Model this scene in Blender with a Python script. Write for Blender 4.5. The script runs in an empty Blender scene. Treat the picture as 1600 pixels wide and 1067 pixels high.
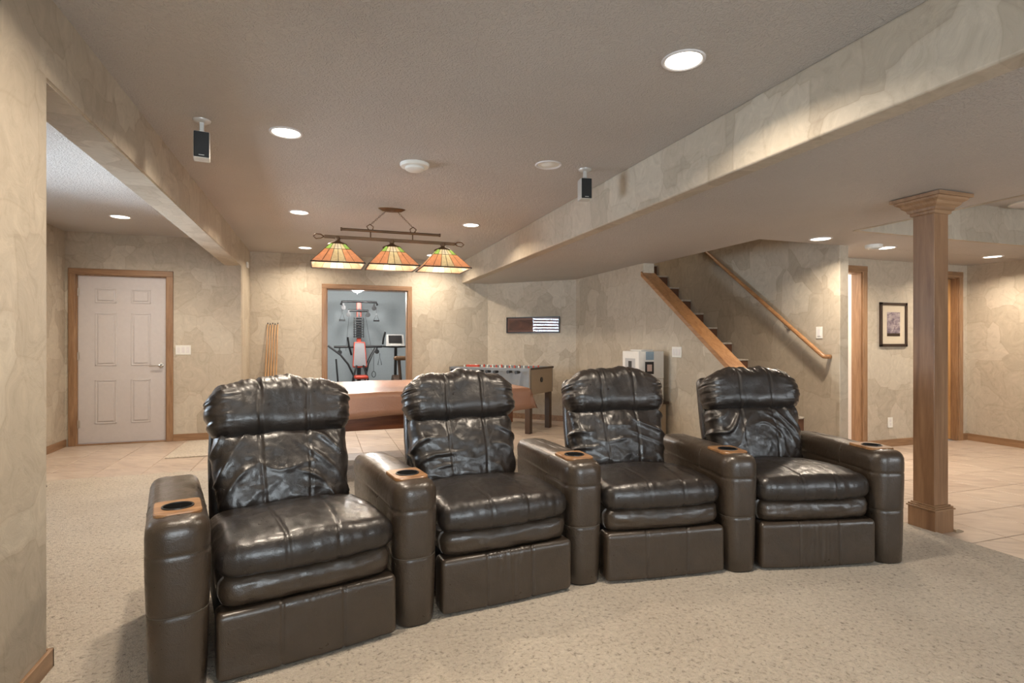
import bpy, bmesh, math, random
from mathutils import Vector, Matrix, noise
random.seed(7)
R = math.radians
scene = bpy.context.scene

# ------------------------------------------------------------------ camera
CAM_H = 1.22
cam_d = bpy.data.cameras.new('camera'); cam = bpy.data.objects.new('camera', cam_d)
scene.collection.objects.link(cam)
cam_d.sensor_width = 36.0; cam_d.lens = 36.0 * 860 / 1600; cam_d.clip_start = 0.05; cam_d.clip_end = 100
cam.location = (0, 0, CAM_H)
cam.rotation_euler = (R(90), 0, -math.atan(299 / 860))
scene.camera = cam

# ------------------------------------------------------------------ world, exposure
w = bpy.data.worlds.new('world'); scene.world = w; w.use_nodes = True
wb = w.node_tree.nodes['Background']
wb.inputs[0].default_value = (0.62, 0.80, 1.0, 1); wb.inputs[1].default_value = 2.2
scene.view_settings.view_transform = 'Standard'
scene.view_settings.look = 'None'
scene.view_settings.gamma = 1.0
scene.view_settings.use_curve_mapping = False
scene.view_settings.exposure = -0.02
scene.cycles.max_bounces = 8
scene.cycles.diffuse_bounces = 5
scene.cycles.sample_clamp_indirect = 6.0

CAN_W = 21.0            # watts of one lit recessed can
WARM = (1.0, 0.85, 0.68)
DAY = (0.72, 0.86, 1.0)
col = scene.collection


def light(name, kind, loc, rot, power, color, size=None, size_y=None, shape=None, spread=None, blend=None, angle=None):
    d = bpy.data.lights.new(name, kind); d.energy = power; d.color = color
    if kind == 'AREA':
        d.shape = shape or 'RECTANGLE'; d.size = size
        if size_y: d.size_y = size_y
        if spread: d.spread = spread
    if kind == 'POINT': d.shadow_soft_size = size
    if kind == 'SPOT':
        d.shadow_soft_size = size; d.spot_size = angle; d.spot_blend = blend
    o = bpy.data.objects.new(name, d); col.objects.link(o)
    o.location = loc; o.rotation_euler = rot
    return o


# daylight entering at the windows (one on the left wall, two behind the camera)
light('daylight_left_window', 'AREA', (-3.0, 4.88, 1.5), (0, R(-90), 0), 230, DAY, 1.1, 1.7)
light('daylight_rear_window', 'AREA', (0.6, -3.2, 1.35), (R(90), 0, 0), 340, (0.86, 0.95, 1.0), 2.4, 1.5)
light('daylight_rear_window', 'AREA', (5.2, -3.2, 1.3), (R(90), 0, 0), 240, (0.9, 0.96, 1.0), 2.4, 1.4)

# ------------------------------------------------------------------ node helpers
def new_mat(name):
    m = bpy.data.materials.new(name); m.use_nodes = True
    nt = m.node_tree
    for n in list(nt.nodes): nt.nodes.remove(n)
    out = nt.nodes.new('ShaderNodeOutputMaterial')
    b = nt.nodes.new('ShaderNodeBsdfPrincipled')
    nt.links.new(b.outputs[0], out.inputs[0])
    return m, nt, b


def N(nt, t, **kw):
    n = nt.nodes.new(t)
    for k, v in kw.items():
        if k in n.inputs.keys() if hasattr(n.inputs, 'keys') else False: n.inputs[k].default_value = v
        else: setattr(n, k, v)
    return n


def ramp(nt, fac, stops):
    r = nt.nodes.new('ShaderNodeValToRGB')
    while len(r.color_ramp.elements) > 1: r.color_ramp.elements.remove(r.color_ramp.elements[-1])
    r.color_ramp.elements[0].position = stops[0][0]; r.color_ramp.elements[0].color = (*stops[0][1], 1)
    for p, c in stops[1:]:
        e = r.color_ramp.elements.new(p); e.color = (*c, 1)
    nt.links.new(fac, r.inputs[0])
    return r.outputs[0]


def mixc(nt, fac, a, b, mode='MIX'):
    m = nt.nodes.new('ShaderNodeMix'); m.data_type = 'RGBA'; m.blend_type = mode
    for s, v in ((m.inputs[0], fac), (m.inputs[6], a), (m.inputs[7], b)):
        if hasattr(v, 'is_output'): nt.links.new(v, s)
        elif isinstance(v, (int, float)): s.default_value = v
        else: s.default_value = (*v, 1) if len(v) == 3 else v
    return m.outputs[2]


def mapping(nt, scale=(1, 1, 1), rot=(0, 0, 0), coord='Object'):
    tc = nt.nodes.new('ShaderNodeTexCoord'); mp = nt.nodes.new('ShaderNodeMapping')
    mp.inputs['Scale'].default_value = scale; mp.inputs['Rotation'].default_value = rot
    nt.links.new(tc.outputs[coord], mp.inputs[0])
    return mp.outputs[0]


def noise_tex(nt, vec, scale, detail=3, rough=.5, dist=0):
    n = nt.nodes.new('ShaderNodeTexNoise')
    n.inputs['Scale'].default_value = scale; n.inputs['Detail'].default_value = detail
    n.inputs['Roughness'].default_value = rough; n.inputs['Distortion'].default_value = dist
    if vec is not None: nt.links.new(vec, n.inputs['Vector'])
    return n


def bump(nt, b, height, strength=.3, dist=.01):
    n = nt.nodes.new('ShaderNodeBump'); n.inputs['Strength'].default_value = strength
    n.inputs['Distance'].default_value = dist
    nt.links.new(height, n.inputs['Height']); nt.links.new(n.outputs[0], b.inputs['Normal'])
    return n


def plain(name, color, rough=.5, metal=0, spec=.5, coat=0):
    m, nt, b = new_mat(name)
    # faint procedural mottling so no surface is dead flat
    v = mapping(nt); n = noise_tex(nt, v, 30, 3)
    c = ramp(nt, n.outputs[0], [(.3, tuple(x * .97 for x in color)), (.7, tuple(min(1, x * 1.02) for x in color))])
    nt.links.new(c, b.inputs['Base Color'])
    b.inputs['Roughness'].default_value = rough; b.inputs['Metallic'].default_value = metal
    b.inputs['Specular IOR Level'].default_value = spec; b.inputs['Coat Weight'].default_value = coat
    return m


def wood(name, dark, light_, axis='Z', scale=1.0, rough=.38, coat=.15):
    m, nt, b = new_mat(name)
    s = {'X': (1.2, 14, 14), 'Y': (14, 1.2, 14), 'Z': (14, 14, 1.2)}[axis]
    v = mapping(nt, tuple(k * scale for k in s))
    n1 = noise_tex(nt, v, 1.6, 5, .6, .8)
    n2 = noise_tex(nt, v, 7, 4, .6, .3)
    c1 = ramp(nt, n1.outputs[0], [(.3, dark), (.68, light_)])
    c2 = ramp(nt, n2.outputs[0], [(.35, (.72, .68, .64)), (.62, (1, 1, 1))])
    c = mixc(nt, .55, c1, c2, 'MULTIPLY')
    nt.links.new(c, b.inputs['Base Color'])
    b.inputs['Roughness'].default_value = rough; b.inputs['Coat Weight'].default_value = coat
    b.inputs['Coat Roughness'].default_value = .25
    bump(nt, b, n2.outputs[0], .12, .003)
    return m


def plaster(name, tint=(1, 1, 1)):
    m, nt, b = new_mat(name)
    v0 = mapping(nt, (1, 1, .85))
    nd = noise_tex(nt, v0, 2.3, 2, .5)
    sub = nt.nodes.new('ShaderNodeVectorMath'); sub.operation = 'SUBTRACT'
    nt.links.new(nd.outputs['Color'], sub.inputs[0]); sub.inputs[1].default_value = (.5, .5, .5)
    scl = nt.nodes.new('ShaderNodeVectorMath'); scl.operation = 'SCALE'
    nt.links.new(sub.outputs[0], scl.inputs[0]); scl.inputs['Scale'].default_value = .17
    add = nt.nodes.new('ShaderNodeVectorMath'); add.operation = 'ADD'
    nt.links.new(v0, add.inputs[0]); nt.links.new(scl.outputs[0], add.inputs[1])
    vo = nt.nodes.new('ShaderNodeTexVoronoi'); vo.distance = 'CHEBYCHEV'; vo.inputs['Scale'].default_value = 3.1
    nt.links.new(add.outputs[0], vo.inputs['Vector'])
    sep = nt.nodes.new('ShaderNodeSeparateColor'); nt.links.new(vo.outputs['Color'], sep.inputs[0])
    t = [tuple(a * k for a, k in zip(c, tint)) for c in ((.425, .365, .285), (.475, .412, .325), (.520, .46, .37))]
    cell = ramp(nt, sep.outputs[0], [(0.05, t[0]), (.5, t[1]), (.95, t[2])])
    # trowel swirls
    sw = noise_tex(nt, add.outputs[0], 7, 6, .62, 2.6)
    swc = ramp(nt, sw.outputs[0], [(.36, (.88, .87, .85)), (.47, (1, 1, 1)), (.53, (1, 1, 1)), (.64, (1.12, 1.12, 1.12))])
    c = mixc(nt, .75, cell, swc, 'MULTIPLY')
    # dark joint where patches overlap
    ve = nt.nodes.new('ShaderNodeTexVoronoi'); ve.distance = 'CHEBYCHEV'; ve.feature = 'F2'; ve.inputs['Scale'].default_value = 3.1
    nt.links.new(add.outputs[0], ve.inputs['Vector'])
    df = nt.nodes.new('ShaderNodeMath'); df.operation = 'SUBTRACT'
    nt.links.new(ve.outputs['Distance'], df.inputs[0]); nt.links.new(vo.outputs['Distance'], df.inputs[1])
    ed = ramp(nt, df.outputs[0], [(0.0, (.9, .88, .86)), (.045, (1, 1, 1))])
    c = mixc(nt, .8, c, ed, 'MULTIPLY')
    nt.links.new(c, b.inputs['Base Color'])
    b.inputs['Roughness'].default_value = .55
    b.inputs['Specular IOR Level'].default_value = .35
    bump(nt, b, sw.outputs[0], .22, .012)
    return m


def knockdown(name, color):
    m, nt, b = new_mat(name)
    v = mapping(nt)
    n1 = noise_tex(nt, v, 42, 3, .55, 1.6)
    n2 = noise_tex(nt, v, 1.2, 3)
    c = ramp(nt, n2.outputs[0], [(.3, tuple(x * .95 for x in color)), (.7, tuple(x * 1.04 for x in color))])
    nt.links.new(c, b.inputs['Base Color'])
    h = ramp(nt, n1.outputs[0], [(.42, (0, 0, 0)), (.56, (1, 1, 1))])
    bump(nt, b, h, .65, .006)
    b.inputs['Roughness'].default_value = .5; b.inputs['Specular IOR Level'].default_value = .4
    return m


def carpet_mat():
    m, nt, b = new_mat('carpet')
    v = mapping(nt)
    n1 = noise_tex(nt, v, 150, 2, .6)
    n2 = noise_tex(nt, v, 55, 3, .65, .6)
    n3 = noise_tex(nt, v, 1.7, 4, .6)
    c1 = ramp(nt, n2.outputs[0], [(.30, (.24, .19, .14)), (.43, (.53, .455, .36)), (.7, (.66, .575, .47))])
    c2 = ramp(nt, n3.outputs[0], [(.3, (.84, .82, .80)), (.6, (1, 1, 1))])
    c = mixc(nt, .8, c1, c2, 'MULTIPLY')
    nt.links.new(c, b.inputs['Base Color'])
    b.inputs['Roughness'].default_value = .95; b.inputs['Specular IOR Level'].default_value = .1
    b.inputs['Sheen Weight'].default_value = .25; b.inputs['Sheen Roughness'].default_value = .6
    ad = nt.nodes.new('ShaderNodeMath'); ad.operation = 'ADD'
    nt.links.new(n1.outputs[0], ad.inputs[0]); nt.links.new(n2.outputs[0], ad.inputs[1])
    bump(nt, b, ad.outputs[0], .9, .012)
    return m


def tile_mat():
    m, nt, b = new_mat('ceramic_tile')
    v = mapping(nt, (1, 1, 1), (0, 0, R(38)), 'Object')
    oi = nt.nodes.new('ShaderNodeObjectInfo')
    mul = nt.nodes.new('ShaderNodeMath'); mul.operation = 'MULTIPLY'; mul.inputs[1].default_value = 40
    nt.links.new(oi.outputs['Random'], mul.inputs[0])
    ad = nt.nodes.new('ShaderNodeVectorMath'); ad.operation = 'ADD'
    nt.links.new(v, ad.inputs[0]); nt.links.new(mul.outputs[0], ad.inputs[1])
    sc = nt.nodes.new('ShaderNodeVectorMath'); sc.operation = 'MULTIPLY'; sc.inputs[1].default_value = (2.2, 8, 4)
    nt.links.new(ad.outputs[0], sc.inputs[0])
    n = noise_tex(nt, sc.outputs[0], 1.3, 5, .6, 1.0)
    c = ramp(nt, n.outputs[0], [(.28, (.36, .285, .235)), (.5, (.485, .395, .325)), (.72, (.565, .475, .395))])
    tone = ramp(nt, oi.outputs['Random'], [(0, (.93, .91, .90)), (1, (1.03, 1.02, 1.0))])
    c = mixc(nt, 1.0, c, tone, 'MULTIPLY')
    nt.links.new(c, b.inputs['Base Color'])
    b.inputs['Roughness'].default_value = .34
    return m


def leather(name, base, hi):
    m, nt, b = new_mat(name)
    v = mapping(nt)
    n = noise_tex(nt, v, 5, 5, .6, .5)
    c = ramp(nt, n.outputs[0], [(.3, base), (.75, hi)])
    nt.links.new(c, b.inputs['Base Color'])
    vo = nt.nodes.new('ShaderNodeTexVoronoi'); vo.inputs['Scale'].default_value = 260
    nt.links.new(v, vo.inputs['Vector'])
    n2 = noise_tex(nt, v, 28, 4, .6, 1.2)
    ad = nt.nodes.new('ShaderNodeMath'); ad.operation = 'MULTIPLY_ADD'; ad.inputs[1].default_value = .25
    nt.links.new(vo.outputs['Distance'], ad.inputs[0]); nt.links.new(n2.outputs[0], ad.inputs[2])
    bump(nt, b, ad.outputs[0], .42, .004)
    rr = ramp(nt, n2.outputs[0], [(.3, (.27, .27, .27)), (.7, (.43, .43, .43))])
    nt.links.new(rr, b.inputs['Roughness'])
    b.inputs['Specular IOR Level'].default_value = .65
    b.inputs['Coat Weight'].default_value = .3; b.inputs['Coat Roughness'].default_value = .22
    return m


M = {}
M['plaster'] = plaster('troweled_plaster')
M['ceiling'] = knockdown('knockdown_ceiling', (.50, .465, .43))
M['carpet'] = carpet_mat()
M['tile'] = tile_mat()
M['grout'] = plain('grout', (.42, .345, .285), .9)
M['oak'] = wood('oak_trim', (.215, .115, .056), (.385, .230, .125), 'Z')
M['oak_x'] = wood('oak_trim_horizontal', (.215, .115, .056), (.385, .230, .125), 'X')
M['oak_y'] = wood('oak_trim_lengthwise', (.215, .115, .056), (.385, .230, .125), 'Y')
M['alder'] = wood('stained_alder', (.19, .095, .045), (.34, .19, .10), 'Z', .55)
M['cap'] = wood('honey_oak_cap', (.30, .135, .05), (.46, .24, .105), 'Y')
M['mahog'] = wood('mahogany', (.14, .04, .012), (.26, .085, .025), 'X')
M['step'] = plain('stair_carpet', (.13, .058, .03), .9)
M['leather'] = leather('dark_leather', (.010, .008, .007), (.026, .019, .0155))
M['leather_lit'] = leather('front_lit_leather', (.034, .023, .015), (.058, .040, .026))  # same leather, with the frontal light on these panels painted in as brown
M['stitch'] = plain('stitching', (.10, .085, .065), .7)
M['black'] = plain('black_plastic', (.012, .012, .013), .35)
M['rubber'] = plain('black_rubber', (.02, .02, .02), .8)
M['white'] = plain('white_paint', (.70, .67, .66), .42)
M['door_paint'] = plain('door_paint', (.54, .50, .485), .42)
M['well_shade'] = plain('matte_black_well_shade', (.004, .004, .004), 1.0, 0, .05)  # black stands in for the shade inside the deep cup holes
M['plate'] = plain('white_plastic', (.78, .77, .72), .4)
M['steel'] = plain('brushed_steel', (.62, .60, .57), .32, 1)
M['silver'] = plain('silver_plastic', (.62, .62, .60), .35, .4)
M['bronze'] = plain('bronze', (.15, .085, .045), .45, .6)
M['burl'] = wood('burl_wood', (.20, .09, .035), (.46, .25, .11), 'X', 1.4, .3, .3)
M['vinyl'] = leather('tan_vinyl', (.30, .145, .085), (.36, .185, .115))
M['gym_wall'] = plain('blue_grey_paint', (.42, .47, .49), .6)
M['red'] = plain('red_enamel', (.50, .05, .02), .4)
M['grey_pad'] = plain('grey_vinyl', (.22, .22, .23), .5)
M['grey_lam'] = plain('grey_laminate', (.17, .178, .185), .4)
M['tan_lam'] = plain('tan_laminate', (.33, .25, .17), .5)
M['dark_leg'] = plain('dark_brown_laminate', (.065, .038, .024), .45)
M['frame_dark'] = plain('dark_frame', (.035, .018, .010), .35)
M['frame_black'] = plain('black_frame', (.012, .010, .010), .3)
M['mat_cream'] = plain('cream_mat_board', (.62, .53, .40), .8)
M['lead'] = plain('lead_came', (.05, .035, .025), .5, .5)
M['chrome'] = plain('chrome', (.8, .8, .8), .12, 1)
M['cardboard'] = plain('white_card', (.70, .68, .64), .6)
M['ink'] = plain('black_ink', (.03, .03, .03), .6)
M['ink_grey'] = plain('grey_ink', (.42, .42, .42), .6)
M['ink_blue'] = plain('blue_grey_print', (.25, .34, .42), .5)
M['skin_print'] = plain('pale_print', (.55, .40, .35), .5)
M['cue'] = wood('cue_maple', (.42, .22, .09), (.58, .35, .17), 'Z', .6)
M['blind'] = plain('white_blind', (.80, .82, .84), .5)


def emit(name, color, strength):
    m, nt, b = new_mat(name)
    b.inputs['Base Color'].default_value = (*color, 1)
    b.inputs['Emission Color'].default_value = (*color, 1); b.inputs['Emission Strength'].default_value = strength
    return m


M['lens'] = emit('lit_lamp_lens', (1.0, .93, .80), 9.0)
M['dome'] = emit('lit_glass_dome', (1.0, .96, .90), 5.0)


def glass_sheet(name, refl):
    m = bpy.data.materials.new(name); m.use_nodes = True; nt = m.node_tree
    for n in list(nt.nodes): nt.nodes.remove(n)
    out = nt.nodes.new('ShaderNodeOutputMaterial'); tr = nt.nodes.new('ShaderNodeBsdfTransparent')
    gl = nt.nodes.new('ShaderNodeBsdfGlossy'); gl.inputs['Roughness'].default_value = .01
    lw = nt.nodes.new('ShaderNodeFresnel'); lw.inputs[0].default_value = refl
    mx = nt.nodes.new('ShaderNodeMixShader'); nt.links.new(lw.outputs[0], mx.inputs[0])
    nt.links.new(tr.outputs[0], mx.inputs[1]); nt.links.new(gl.outputs[0], mx.inputs[2]); nt.links.new(mx.outputs[0], out.inputs[0])
    return m


M['glass'] = glass_sheet('window_glass', 1.45)
M['pglass'] = glass_sheet('picture_glass', 1.38)


def stained(name, color):
    m = bpy.data.materials.new(name); m.use_nodes = True; nt = m.node_tree
    for n in list(nt.nodes): nt.nodes.remove(n)
    out = nt.nodes.new('ShaderNodeOutputMaterial')
    v = mapping(nt); n = noise_tex(nt, v, 25, 3, .6, 1)
    c = ramp(nt, n.outputs[0], [(.3, tuple(x * .8 for x in color)), (.7, color)])
    tr = nt.nodes.new('ShaderNodeBsdfTranslucent'); df = nt.nodes.new('ShaderNodeBsdfPrincipled')
    df.inputs['Roughness'].default_value = .2
    mx = nt.nodes.new('ShaderNodeMixShader'); mx.inputs[0].default_value = .3
    nt.links.new(c, tr.inputs[0]); nt.links.new(c, df.inputs['Base Color'])
    nt.links.new(tr.outputs[0], mx.inputs[1]); nt.links.new(df.outputs[0], mx.inputs[2])
    nt.links.new(mx.outputs[0], out.inputs[0])
    return m


M['g_cream'] = stained('cream_art_glass', (.98, .92, .70))
M['g_orange'] = stained('amber_art_glass', (.95, .66, .46))
M['g_green'] = stained('green_art_glass', (.60, .80, .36))
M['g_clear'] = stained('pale_art_glass', (.97, .92, .80))


def print_mat(name, stops, scale=6, seed=0.0):
    m, nt, b = new_mat(name)
    v = mapping(nt, (1, 1, 1.6))
    n = noise_tex(nt, v, scale, 4, .6, .6)
    nt.links.new(ramp(nt, n.outputs[0], stops), b.inputs['Base Color'])
    b.inputs['Roughness'].default_value = .6
    return m


M['art_a'] = print_mat('muted_art_print', [(.35, (.12, .09, .12)), (.5, (.28, .22, .24)), (.65, (.45, .38, .36))], 14)
M['art_b'] = print_mat('dark_red_art_print', [(.35, (.06, .02, .012)), (.55, (.16, .055, .03)), (.7, (.24, .10, .05))], 5)
# ------------------------------------------------------------------ mesh helpers
def tag(o, label=None, cat=None, group=None, kind=None):
    if label: o['label'] = label
    if cat: o['category'] = cat
    if group: o['group'] = group
    if kind: o['kind'] = kind
    return o


def thing(name, loc=(0, 0, 0), rz=0.0, label=None, cat=None, group=None, kind=None):
    o = bpy.data.objects.new(name, None); col.objects.link(o)
    o.empty_display_size = .1
    o.location = loc; o.rotation_euler = (0, 0, rz)
    return tag(o, label, cat, group, kind)


def finish(name, bm, mat, parent=None, smooth=False, angle=None):
    bmesh.ops.recalc_face_normals(bm, faces=bm.faces)
    me = bpy.data.meshes.new(name); bm.to_mesh(me); bm.free()
    me.materials.append(M[mat] if isinstance(mat, str) else mat)
    if smooth:
        me.shade_smooth() if hasattr(me, 'shade_smooth') else None
        if angle: me.set_sharp_from_angle(angle=angle)
    o = bpy.data.objects.new(name, me); col.objects.link(o); o.parent = parent
    return o


def BM(): return bmesh.new()


def box(bm, x0, x1, y0, y1, z0, z1, bev=0, seg=2):
    r = bmesh.ops.create_cube(bm, size=1)
    vs = r['verts']
    for v in vs:
        v.co = Vector(((x0 + x1) / 2 + v.co.x * (x1 - x0), (y0 + y1) / 2 + v.co.y * (y1 - y0), (z0 + z1) / 2 + v.co.z * (z1 - z0)))
    if bev:
        es = list({e for v in vs for e in v.link_edges})
        bmesh.ops.bevel(bm, geom=es, offset=bev, segments=seg, affect='EDGES', profile=.5)
    return bm


def cyl(bm, p0, p1, r0, r1=None, n=16, cap=True):
    p0, p1 = Vector(p0), Vector(p1); r1 = r0 if r1 is None else r1
    d = (p1 - p0).normalized()
    a = d.orthogonal().normalized(); b = d.cross(a)
    A = [bm.verts.new(p0 + (a * math.cos(t) + b * math.sin(t)) * r0) for t in [2 * math.pi * i / n for i in range(n)]]
    B = [bm.verts.new(p1 + (a * math.cos(t) + b * math.sin(t)) * r1) for t in [2 * math.pi * i / n for i in range(n)]]
    for i in range(n): bm.faces.new((A[i], A[(i + 1) % n], B[(i + 1) % n], B[i]))
    if cap: bm.faces.new(A[::-1]); bm.faces.new(B)
    return bm


def tube(bm, pts, r, n=8, closed=False):
    pts = [Vector(p) for p in pts]; L = len(pts); rings = []
    prev = None
    for i, p in enumerate(pts):
        if closed: d = (pts[(i + 1) % L] - pts[i - 1]).normalized()
        else: d = (pts[min(i + 1, L - 1)] - pts[max(i - 1, 0)]).normalized()
        if prev is None: a = d.orthogonal().normalized()
        else: a = (prev - d * prev.dot(d)).normalized()
        prev = a; b = d.cross(a)
        rr = r[i] if isinstance(r, (list, tuple)) else r
        rings.append([bm.verts.new(p + (a * math.cos(t) + b * math.sin(t)) * rr) for t in [2 * math.pi * k / n for k in range(n)]])
    for i in range(L if closed else L - 1):
        A, B = rings[i], rings[(i + 1) % L]
        for k in range(n): bm.faces.new((A[k], A[(k + 1) % n], B[(k + 1) % n], B[k]))
    if not closed: bm.faces.new(rings[0][::-1]); bm.faces.new(rings[-1])
    return bm


def lathe(bm, prof, c=(0, 0, 0), n=32, cap0=True, cap1=True):
    c = Vector(c); rings = []
    for r, z in prof:
        rings.append([bm.verts.new(c + Vector((r * math.cos(t), r * math.sin(t), z))) for t in [2 * math.pi * i / n for i in range(n)]])
    for A, B in zip(rings, rings[1:]):
        for k in range(n): bm.faces.new((A[k], A[(k + 1) % n], B[(k + 1) % n], B[k]))
    if cap0: bm.faces.new(rings[0][::-1])
    if cap1: bm.faces.new(rings[-1])
    return bm


def prism(bm, poly, axis, a0, a1):
    """extrude a 2D polygon along an axis; poly in the other two axes, in order"""
    def P(u, v, a): return {'X': (a, u, v), 'Y': (u, a, v), 'Z': (u, v, a)}[axis]
    A = [bm.verts.new(P(u, v, a0)) for u, v in poly]; B = [bm.verts.new(P(u, v, a1)) for u, v in poly]
    n = len(poly)
    for i in range(n): bm.faces.new((A[i], A[(i + 1) % n], B[(i + 1) % n], B[i]))
    bm.faces.new(A[::-1]); bm.faces.new(B)
    return bm


def struct(name, bm, mat, smooth=False):
    o = finish(name, bm, mat, None, smooth); o['kind'] = 'structure'; return o


def rbox(half, r, seg, disp=None, bm=None, center=(0, 0, 0), mtx=None):
    """rounded box from a gridded cube, each point optionally displaced"""
    bm = bm or BM(); cache = {}; hx = Vector(half); c = Vector(center)
    inner = Vector([max(h - r, 0) for h in half])
    def vert(p):
        k = (round(p[0], 5), round(p[1], 5), round(p[2], 5))
        if k in cache: return cache[k]
        P = Vector(p); q = Vector([max(-inner[i], min(inner[i], P[i])) for i in range(3)])
        d = P - q
        nrm = d.normalized() if d.length > 1e-9 else Vector((0, 0, 1))
        pos = q + nrm * r
        if disp: pos = disp(pos, nrm)
        pos = pos + c
        if mtx: pos = mtx @ pos
        v = bm.verts.new(pos); cache[k] = v; return v
    for ax in range(3):
        u, v_ = [i for i in range(3) if i != ax]
        nu, nv = seg[u], seg[v_]
        for s in (-1, 1):
            g = []
            for i in range(nu + 1):
                row = []
                for j in range(nv + 1):
                    p = [0, 0, 0]; p[ax] = s * hx[ax]
                    p[u] = -hx[u] + 2 * hx[u] * i / nu; p[v_] = -hx[v_] + 2 * hx[v_] * j / nv
                    row.append(vert(p))
                g.append(row)
            for i in range(nu):
                for j in range(nv):
                    f = (g[i][j], g[i + 1][j], g[i + 1][j + 1], g[i][j + 1])
                    try: bm.faces.new(f if s > 0 else f[::-1])
                    except ValueError: pass
    return bm


def fbm(x, y, z): return noise.fractal(Vector((x, y, z)), .7, 2.0, 3)

# ------------------------------------------------------------------ dimensions of the room
ZC, ZS, ZB = 2.5, 2.154, 2.179          # main ceiling, soffit, beam underside
XL, XP0, XP1 = -2.80, -1.14, -0.95      # left wall, partition faces
XS = 2.144                              # soffit face
YD, YB = 7.73, 8.62                     # entry-door wall, back wall
XK, XR = 3.65, 4.77                     # stair knee wall, stair right wall
YQ, XQ = 4.60, 7.58                     # picture wall, far right wall
REAR = -3.0

# ---- floor: grout bed with separate tiles, carpet laid in front
bm = BM(); box(bm, XL - .1, XQ + .1, REAR - .1, 13, -.12, -.008)
floor = struct('floor', bm, 'grout')
tile_cache = {}
def tile(x0, x1, y0, y1):
    g = .0022; w_, d_ = round(x1 - x0 - 2 * g, 4), round(y1 - y0 - 2 * g, 4)
    if w_ < .03 or d_ < .03: return
    k = (w_, d_)
    if k not in tile_cache:
        b_ = BM(); box(b_, -w_ / 2, w_ / 2, -d_ / 2, d_ / 2, -.009, 0, .0025, 1)
        me = bpy.data.meshes.new('tile'); b_.to_mesh(me); b_.free(); me.materials.append(M['tile']); tile_cache[k] = me
    o = bpy.data.objects.new('tile', tile_cache[k]); col.objects.link(o); o.parent = floor
    o.location = ((x0 + x1) / 2, (y0 + y1) / 2, 0)
T = .4
def tile_region(X0, X1, Y0, Y1):
    xs = [X0] + [4.04 + T * k for k in range(-30, 30) if X0 + .02 < 4.04 + T * k < X1 - .02] + [X1]
    ys = [Y0] + [2.23 + T * k for k in range(-30, 30) if Y0 + .02 < 2.23 + T * k < Y1 - .02] + [Y1]
    for a, b_ in zip(xs, xs[1:]):
        for c, d_ in zip(ys, ys[1:]): tile(a, b_, c, d_)
tile_region(3.67, XQ, 1.03, 4.02)
tile_region(4.885, XQ, 4.02, YQ)
tile_region(XL, XK, 5.8, YD)
tile_region(XP1, XK, YD, YB)

bm = BM(); prism(bm, [(-.934, REAR), (3.67, REAR), (3.67, 5.8), (XL + .016, 5.8), (XL + .016, REAR), (XP0 - .016, REAR), (XP0 - .016, 2.494), (-.934, 2.494)], 'Z', -.008, .018)
carpet = finish('carpet', bm, 'carpet')
tag(carpet, 'wall-to-wall beige cut-pile carpet under the leather recliners', 'carpet')
bm = BM(); box(bm, -1.53, -.98, 6.58, 7.62, 0.0, .014, .005, 2)
tag(finish('door_mat', bm, 'carpet'), 'beige carpet mat lying on the tiles beside the white entry door', 'mat')

# ---- ceilings
bm = BM(); box(bm, XL - .1, XS + .02, REAR, YB + .1, ZC, ZC + .1)
struct('ceiling', bm, 'ceiling')
bm = BM()
RX0, RX1, RY0, RY1 = 4.27, 7.0, 0.0, 3.43
S0 = ZS + .004
for b_ in ((XS + .05, 3.8, REAR, YB), (3.8, RX0, REAR, 4.02), (RX0, RX1, RY1, 4.02), (RX0, RX1, REAR, RY0), (RX1, XQ, REAR, 4.02), (XR + .06, XQ, 4.025, YQ)):
    box(bm, *b_, S0, ZC - .002)
box(bm, RX0 - .1, RX1 + .1, RY0 - .1, RY1 + .1, ZC, ZC + .08)
struct('ceiling_soffit', bm, 'ceiling')
bm = BM()
box(bm, RX0 - .01, RX1 + .01, RY1 - .004, RY1 + .03, ZS, ZC); box(bm, RX0 - .03, RX0 + .004, RY0, RY1, ZS, ZC)
box(bm, RX1 - .004, RX1 + .03, RY0, RY1, ZS, ZC); box(bm, RX0, RX1, RY0 - .03, RY0 + .004, ZS, ZC)
struct('wall_recess', bm, 'plaster')
bm = BM(); box(bm, XS, XS + .12, REAR, YB + .02, ZS, ZC + .002, .012, 3)
struct('wall_soffit', bm, 'plaster')
# ---- walls
def hole_wall(bm, axis, pos, thick, a0, a1, z1, holes, z0=0.0):
    """wall with rectangular openings; holes = (a, b, zlow, zhigh)"""
    def put(u0, u1, w0, w1):
        if u1 - u0 < 1e-4 or w1 - w0 < 1e-4: return
        if axis == 'Y': box(bm, u0, u1, pos, pos + thick, w0, w1)
        else: box(bm, pos, pos + thick, u0, u1, w0, w1)
    cur = a0
    for a, b, zl, zh in sorted(holes):
        put(cur, a, z0, z1); put(a, b, z0, zl); put(a, b, zh, z1); cur = b
    put(cur, a1, z0, z1)

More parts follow.
